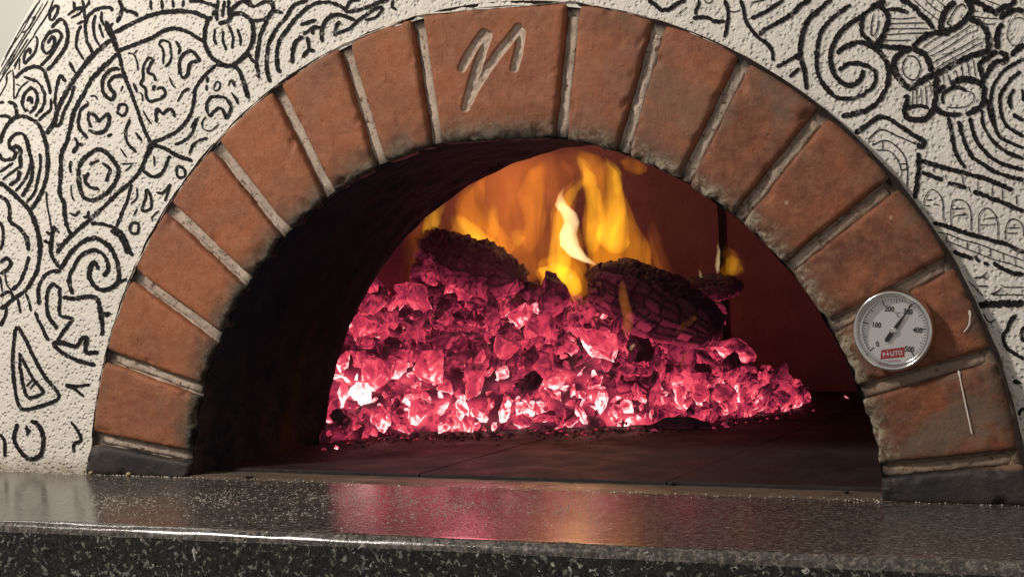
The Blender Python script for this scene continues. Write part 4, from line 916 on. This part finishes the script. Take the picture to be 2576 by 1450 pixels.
flame('tall central flame with a white-hot core curling up beside the cracked log', [
    ('flame_outer', [(1440,720,40),(1430,660,44),(1425,600,40),(1415,540,34),(1425,490,26),(1470,440,20),(1500,400,10)]),
    ('flame_core', [(1502,668,6),(1482,660,13),(1456,645,22),(1432,618,25),(1428,588,22),(1437,560,20),(1430,535,20),(1412,515,17),(1408,488,11),(1420,462,6)]),
    ('flame_inner', [(1410,700,26),(1405,655,30),(1410,600,24),(1408,540,18),(1440,480,14),(1480,440,10),(1500,415,5)]),
    ('flame_core', [(1432,702,2),(1436,694,5),(1440,686,2)]),
    ('flame_inner', [(1552,500,6),(1553,470,12),(1551,435,13),(1535,408,10),(1515,390,4)]),
    ('flame_inner', [(1470,475,8),(1480,440,14),(1465,410,16),(1450,385,8)])], 1.72, 1)
flame('broad amber flame rising behind the cracked log to the roof', [
    ('flame_outer', [(1545,720,60),(1560,665,80),(1550,610,80),(1530,550,66),(1520,490,52),(1505,430,48),(1480,390,38),(1450,372,20)]),
    ('flame_inner', [(1550,640,40),(1540,590,42),(1545,520,30),(1545,470,20),(1540,430,14),(1520,400,8)]),
    ('flame_inner', [(1490,640,20),(1500,560,26),(1490,480,20),(1480,440,16),(1460,400,8)])], 1.90, 2)
flame('low yellow flame filling the gap between the dark chunk and the cracked log', [
    ('flame_outer', [(1440,760,30),(1420,715,62),(1405,680,60),(1400,650,40),(1400,630,14)]),
    ('flame_inner', [(1445,745,22),(1415,710,48),(1400,680,46),(1395,655,22)])], 1.80, 3)
flame('wide orange sheet of flame behind the thick dark log', [
    ('flame_outer', [(1260,650,50),(1225,600,62),(1200,560,52),(1180,510,40),(1200,465,24),(1235,420,6)]),
    ('flame_inner', [(1230,628,34),(1195,600,40),(1165,565,34),(1130,535,26),(1105,520,8)]),
    ('flame_inner', [(1130,600,16),(1118,570,24),(1120,535,22),(1135,500,12),(1150,470,4)]),
    ('flame_inner', [(1245,600,12),(1240,540,14),(1228,480,11),(1232,440,7),(1250,405,2)], .1),
    ('flame_outer', [(1330,640,20),(1345,560,30),(1335,490,34),(1350,430,26),(1390,385,10)], .15),
    ('flame_haze', [(1290,720,120),(1280,600,150),(1290,500,140),(1330,420,110),(1400,370,60)])], 1.98, 4)
flame('small round amber flame tongue just right of the thick dark log', [
    ('flame_outer', [(1310,650,8),(1305,625,18),(1302,600,24),(1300,580,22),(1302,565,8)]),
    ('flame_inner', [(1304,620,10),(1302,600,18),(1300,585,14),(1302,572,5)])], 1.80, 5)
flame('thin flames climbing beside the tunnel at the far left', [
    ('flame_outer', [(985,745,22),(988,690,34),(1000,640,32),(1015,600,20),(1030,560,6)]),
    ('flame_inner', [(975,740,14),(972,695,20),(982,655,17),(992,612,6)]),
    ('flame_inner', [(1075,600,14),(1085,560,22),(1100,525,18),(1125,495,8)]),
    ('flame_outer', [(1040,740,12),(1036,690,18),(1048,640,15),(1060,590,4)]),
    ('flame_haze', [(1000,760,60),(1010,680,70),(1050,600,60),(1110,540,40)])], 1.85, 6)
flame('small bright flame and amber glow on the level black log end', [
    ('flame_outer', [(1835,702,18),(1842,682,30),(1843,655,26),(1832,630,16),(1824,612,6)]),
    ('flame_inner', [(1838,694,14),(1845,676,23),(1842,655,18),(1838,636,8)]),
    ('flame_core', [(1803,690,4),(1804,665,6),(1806,640,5),(1806,618,3),(1806,606,1)]),
    ('flame_core', [(1765,705,4),(1761,690,4),(1757,675,2)])], 2.08, 7)
flame('faint brown flame wisp rising right of the cracked log', [
    ('flame_haze', [(1690,740,22),(1665,690,30),(1650,640,30),(1640,590,22),(1645,540,8)]),
    ('flame_outer', [(1672,715,7),(1655,670,9),(1640,620,6),(1632,580,3)])], 1.95, 8)
flame('orange flame tongue licking the roof at the top of the mouth', [
    ('flame_outer', [(1608,440,14),(1600,425,32),(1588,408,28),(1575,390,10)]),
    ('flame_haze', [(1480,470,40),(1470,430,50),(1450,395,45),(1430,370,16)])], 1.6, 9)
if 0: flame('', [
    ('flame_haze', [(1400,470,40),(1420,420,60),(1470,385,70),(1560,400,60),(1615,430,30)]),
    ('flame_outer', [(1560,395,14),(1580,415,26),(1600,425,22),(1612,430,8)]),
    ('flame_outer', [(1370,420,14),(1385,390,26),(1400,368,20),(1405,350,8)])], 1.50, 9)
flame('tiny amber flames flickering over the cracked log and the coals in front of it', [
    ('flame_outer', [(1575,850,14),(1580,800,14),(1568,750,13),(1565,715,7),(1563,690,3)]),
    ('flame_outer', [(1700,840,6),(1725,815,14),(1740,800,12),(1752,790,4)]),
    ('flame_core', [(1585,882,3),(1590,870,6),(1594,862,3)]),
    ('flame_outer', [(1712,930,4),(1715,900,6),(1735,875,6),(1755,850,3)])], 1.55, 10)

# ------------------------------------------------------------ crumbs along the foot of the arch
rc = random.Random(5)
def crumb(P, s, mat, label, cat='crumb', grp='crumbs along the foot of the arch'):
    bm = bmesh.new(); bmesh.ops.create_icosphere(bm, subdivisions=2, radius=s)
    sd = rc.random()*50
    for v in bm.verts: v.co *= 1+.5*noise.noise(v.co/s*.9+Vector((sd, 0, 0))); v.co.z *= .6
    me = bpy.data.meshes.new('crumb'); bm.to_mesh(me); bm.free(); o = link('crumb', me, MAT[mat]); o.location = Vector(P); tag(o, label, cat, grp); return o
crumb(atZ(228, 1188, .006), .0075, 'crumb', 'yellow crumb at the outer corner of the left dark block')
crumb(atZ(322, 1191, .006), .0080, 'crumb', 'yellow crumb under the middle of the left dark block')
crumb(atZ(622, 1199, .010), .0080, 'burnt', 'black crumb on the stone threshold, left of the mouth')
crumb(atZ(632, 1198, .010), .0060, 'burnt', 'smaller black crumb touching the black crumb on the threshold')
crumb(atZ(2127, 1235, .010), .0075, 'burnt', 'black crumb on the threshold beside the right dark block')
crumb(atZ(1690, 1214, .010), .0070, 'burnt', 'black crumb in the middle of the threshold, right of centre')
V = []; F = []
for i in range(900):
    u = rc.random(); side = rc.random()
    if side < .45: P = np.array([-1.9+u*.55, .0+rc.gauss(0, .010)-.006, 0]); P[1] += float(dome_y(P[0], .0))-.02
    elif side < .62: P = np.array([-1.345+u*.37, -.008+rc.gauss(0, .004), 0])
    elif side < .95: P = np.array([-1.0+u*2.0, -.022+rc.gauss(0, .018), .002])
    else: P = np.array([.98+u*.6, -.010+rc.gauss(0, .005), 0])
    s = rc.uniform(.0008, .0026); b = len(V)
    for dx, dy, dz in ((1, 0, 0), (-1, 0, 0), (0, 1, 0), (0, -1, 0), (0, 0, 1.1)): V.append(P+np.array([dx*s*rc.uniform(.6, 1.4), dy*s, dz*s+.001]))
    F += [(b, b+2, b+4), (b+2, b+1, b+4), (b+1, b+3, b+4), (b+3, b, b+4)]
o = mesh('floury_dust', V, F, MAT['seam'], smooth=False); tag(o, 'pale gritty dust gathered along the foot of the oven on the counter', 'dust', kind='stuff')

V = []; F = []; k = 0
while k < 1700:
    px, py = rc.uniform(230, 1560), rc.uniform(1200, 1350); P = atZ(px, py, 0)
    if P[1] < fy(P[0])+.05 or P[1] > -.02: continue
    band = math.exp(-((py-(1262+.012*(px-600)))/34)**2)*(1 if px < 1150 else max(.1, 1-(px-1150)/420))
    if rc.random() > band*(.55+.9*nz((P[0], P[1], 0), 5, 2)): continue
    s = rc.uniform(.0011, .0028)*(1.3 if rc.random() < .1 else 1); b = len(V)
    for dx, dy, dz in ((1, 0, .1), (-1, 0, .1), (0, 1, .1), (0, -1, .1), (0, 0, .6)): V.append(P+np.array([dx*s*1.0, dy*s*1.6, dz*s]))
    F += [(b, b+2, b+4), (b+2, b+1, b+4), (b+1, b+3, b+4), (b+3, b, b+4)]; k += 1
t = NT('pale_sparkle'); gm = t.pbr((0.46, 0.42, 0.36), .4)  # sparkles on the counter put into pale colour as tiny raised grains
o = mesh('sparkle_grains', V, F, gm, smooth=False); tag(o, 'scattered pale grains standing in for sparkles on the counter top in front of the mouth', 'grains', kind='stuff')
# ------------------------------------------------------------ to real size
bpy.context.view_layer.update()
done = set(); SM = Matrix.Scale(S, 4)
for o in bpy.data.objects:
    if o.type == 'MESH':
        if o.data.name not in done: done.add(o.data.name); o.data.transform(SM); o.data.update()
        o.location = o.location*S
    elif o.type == 'EMPTY': o.location = o.location*S
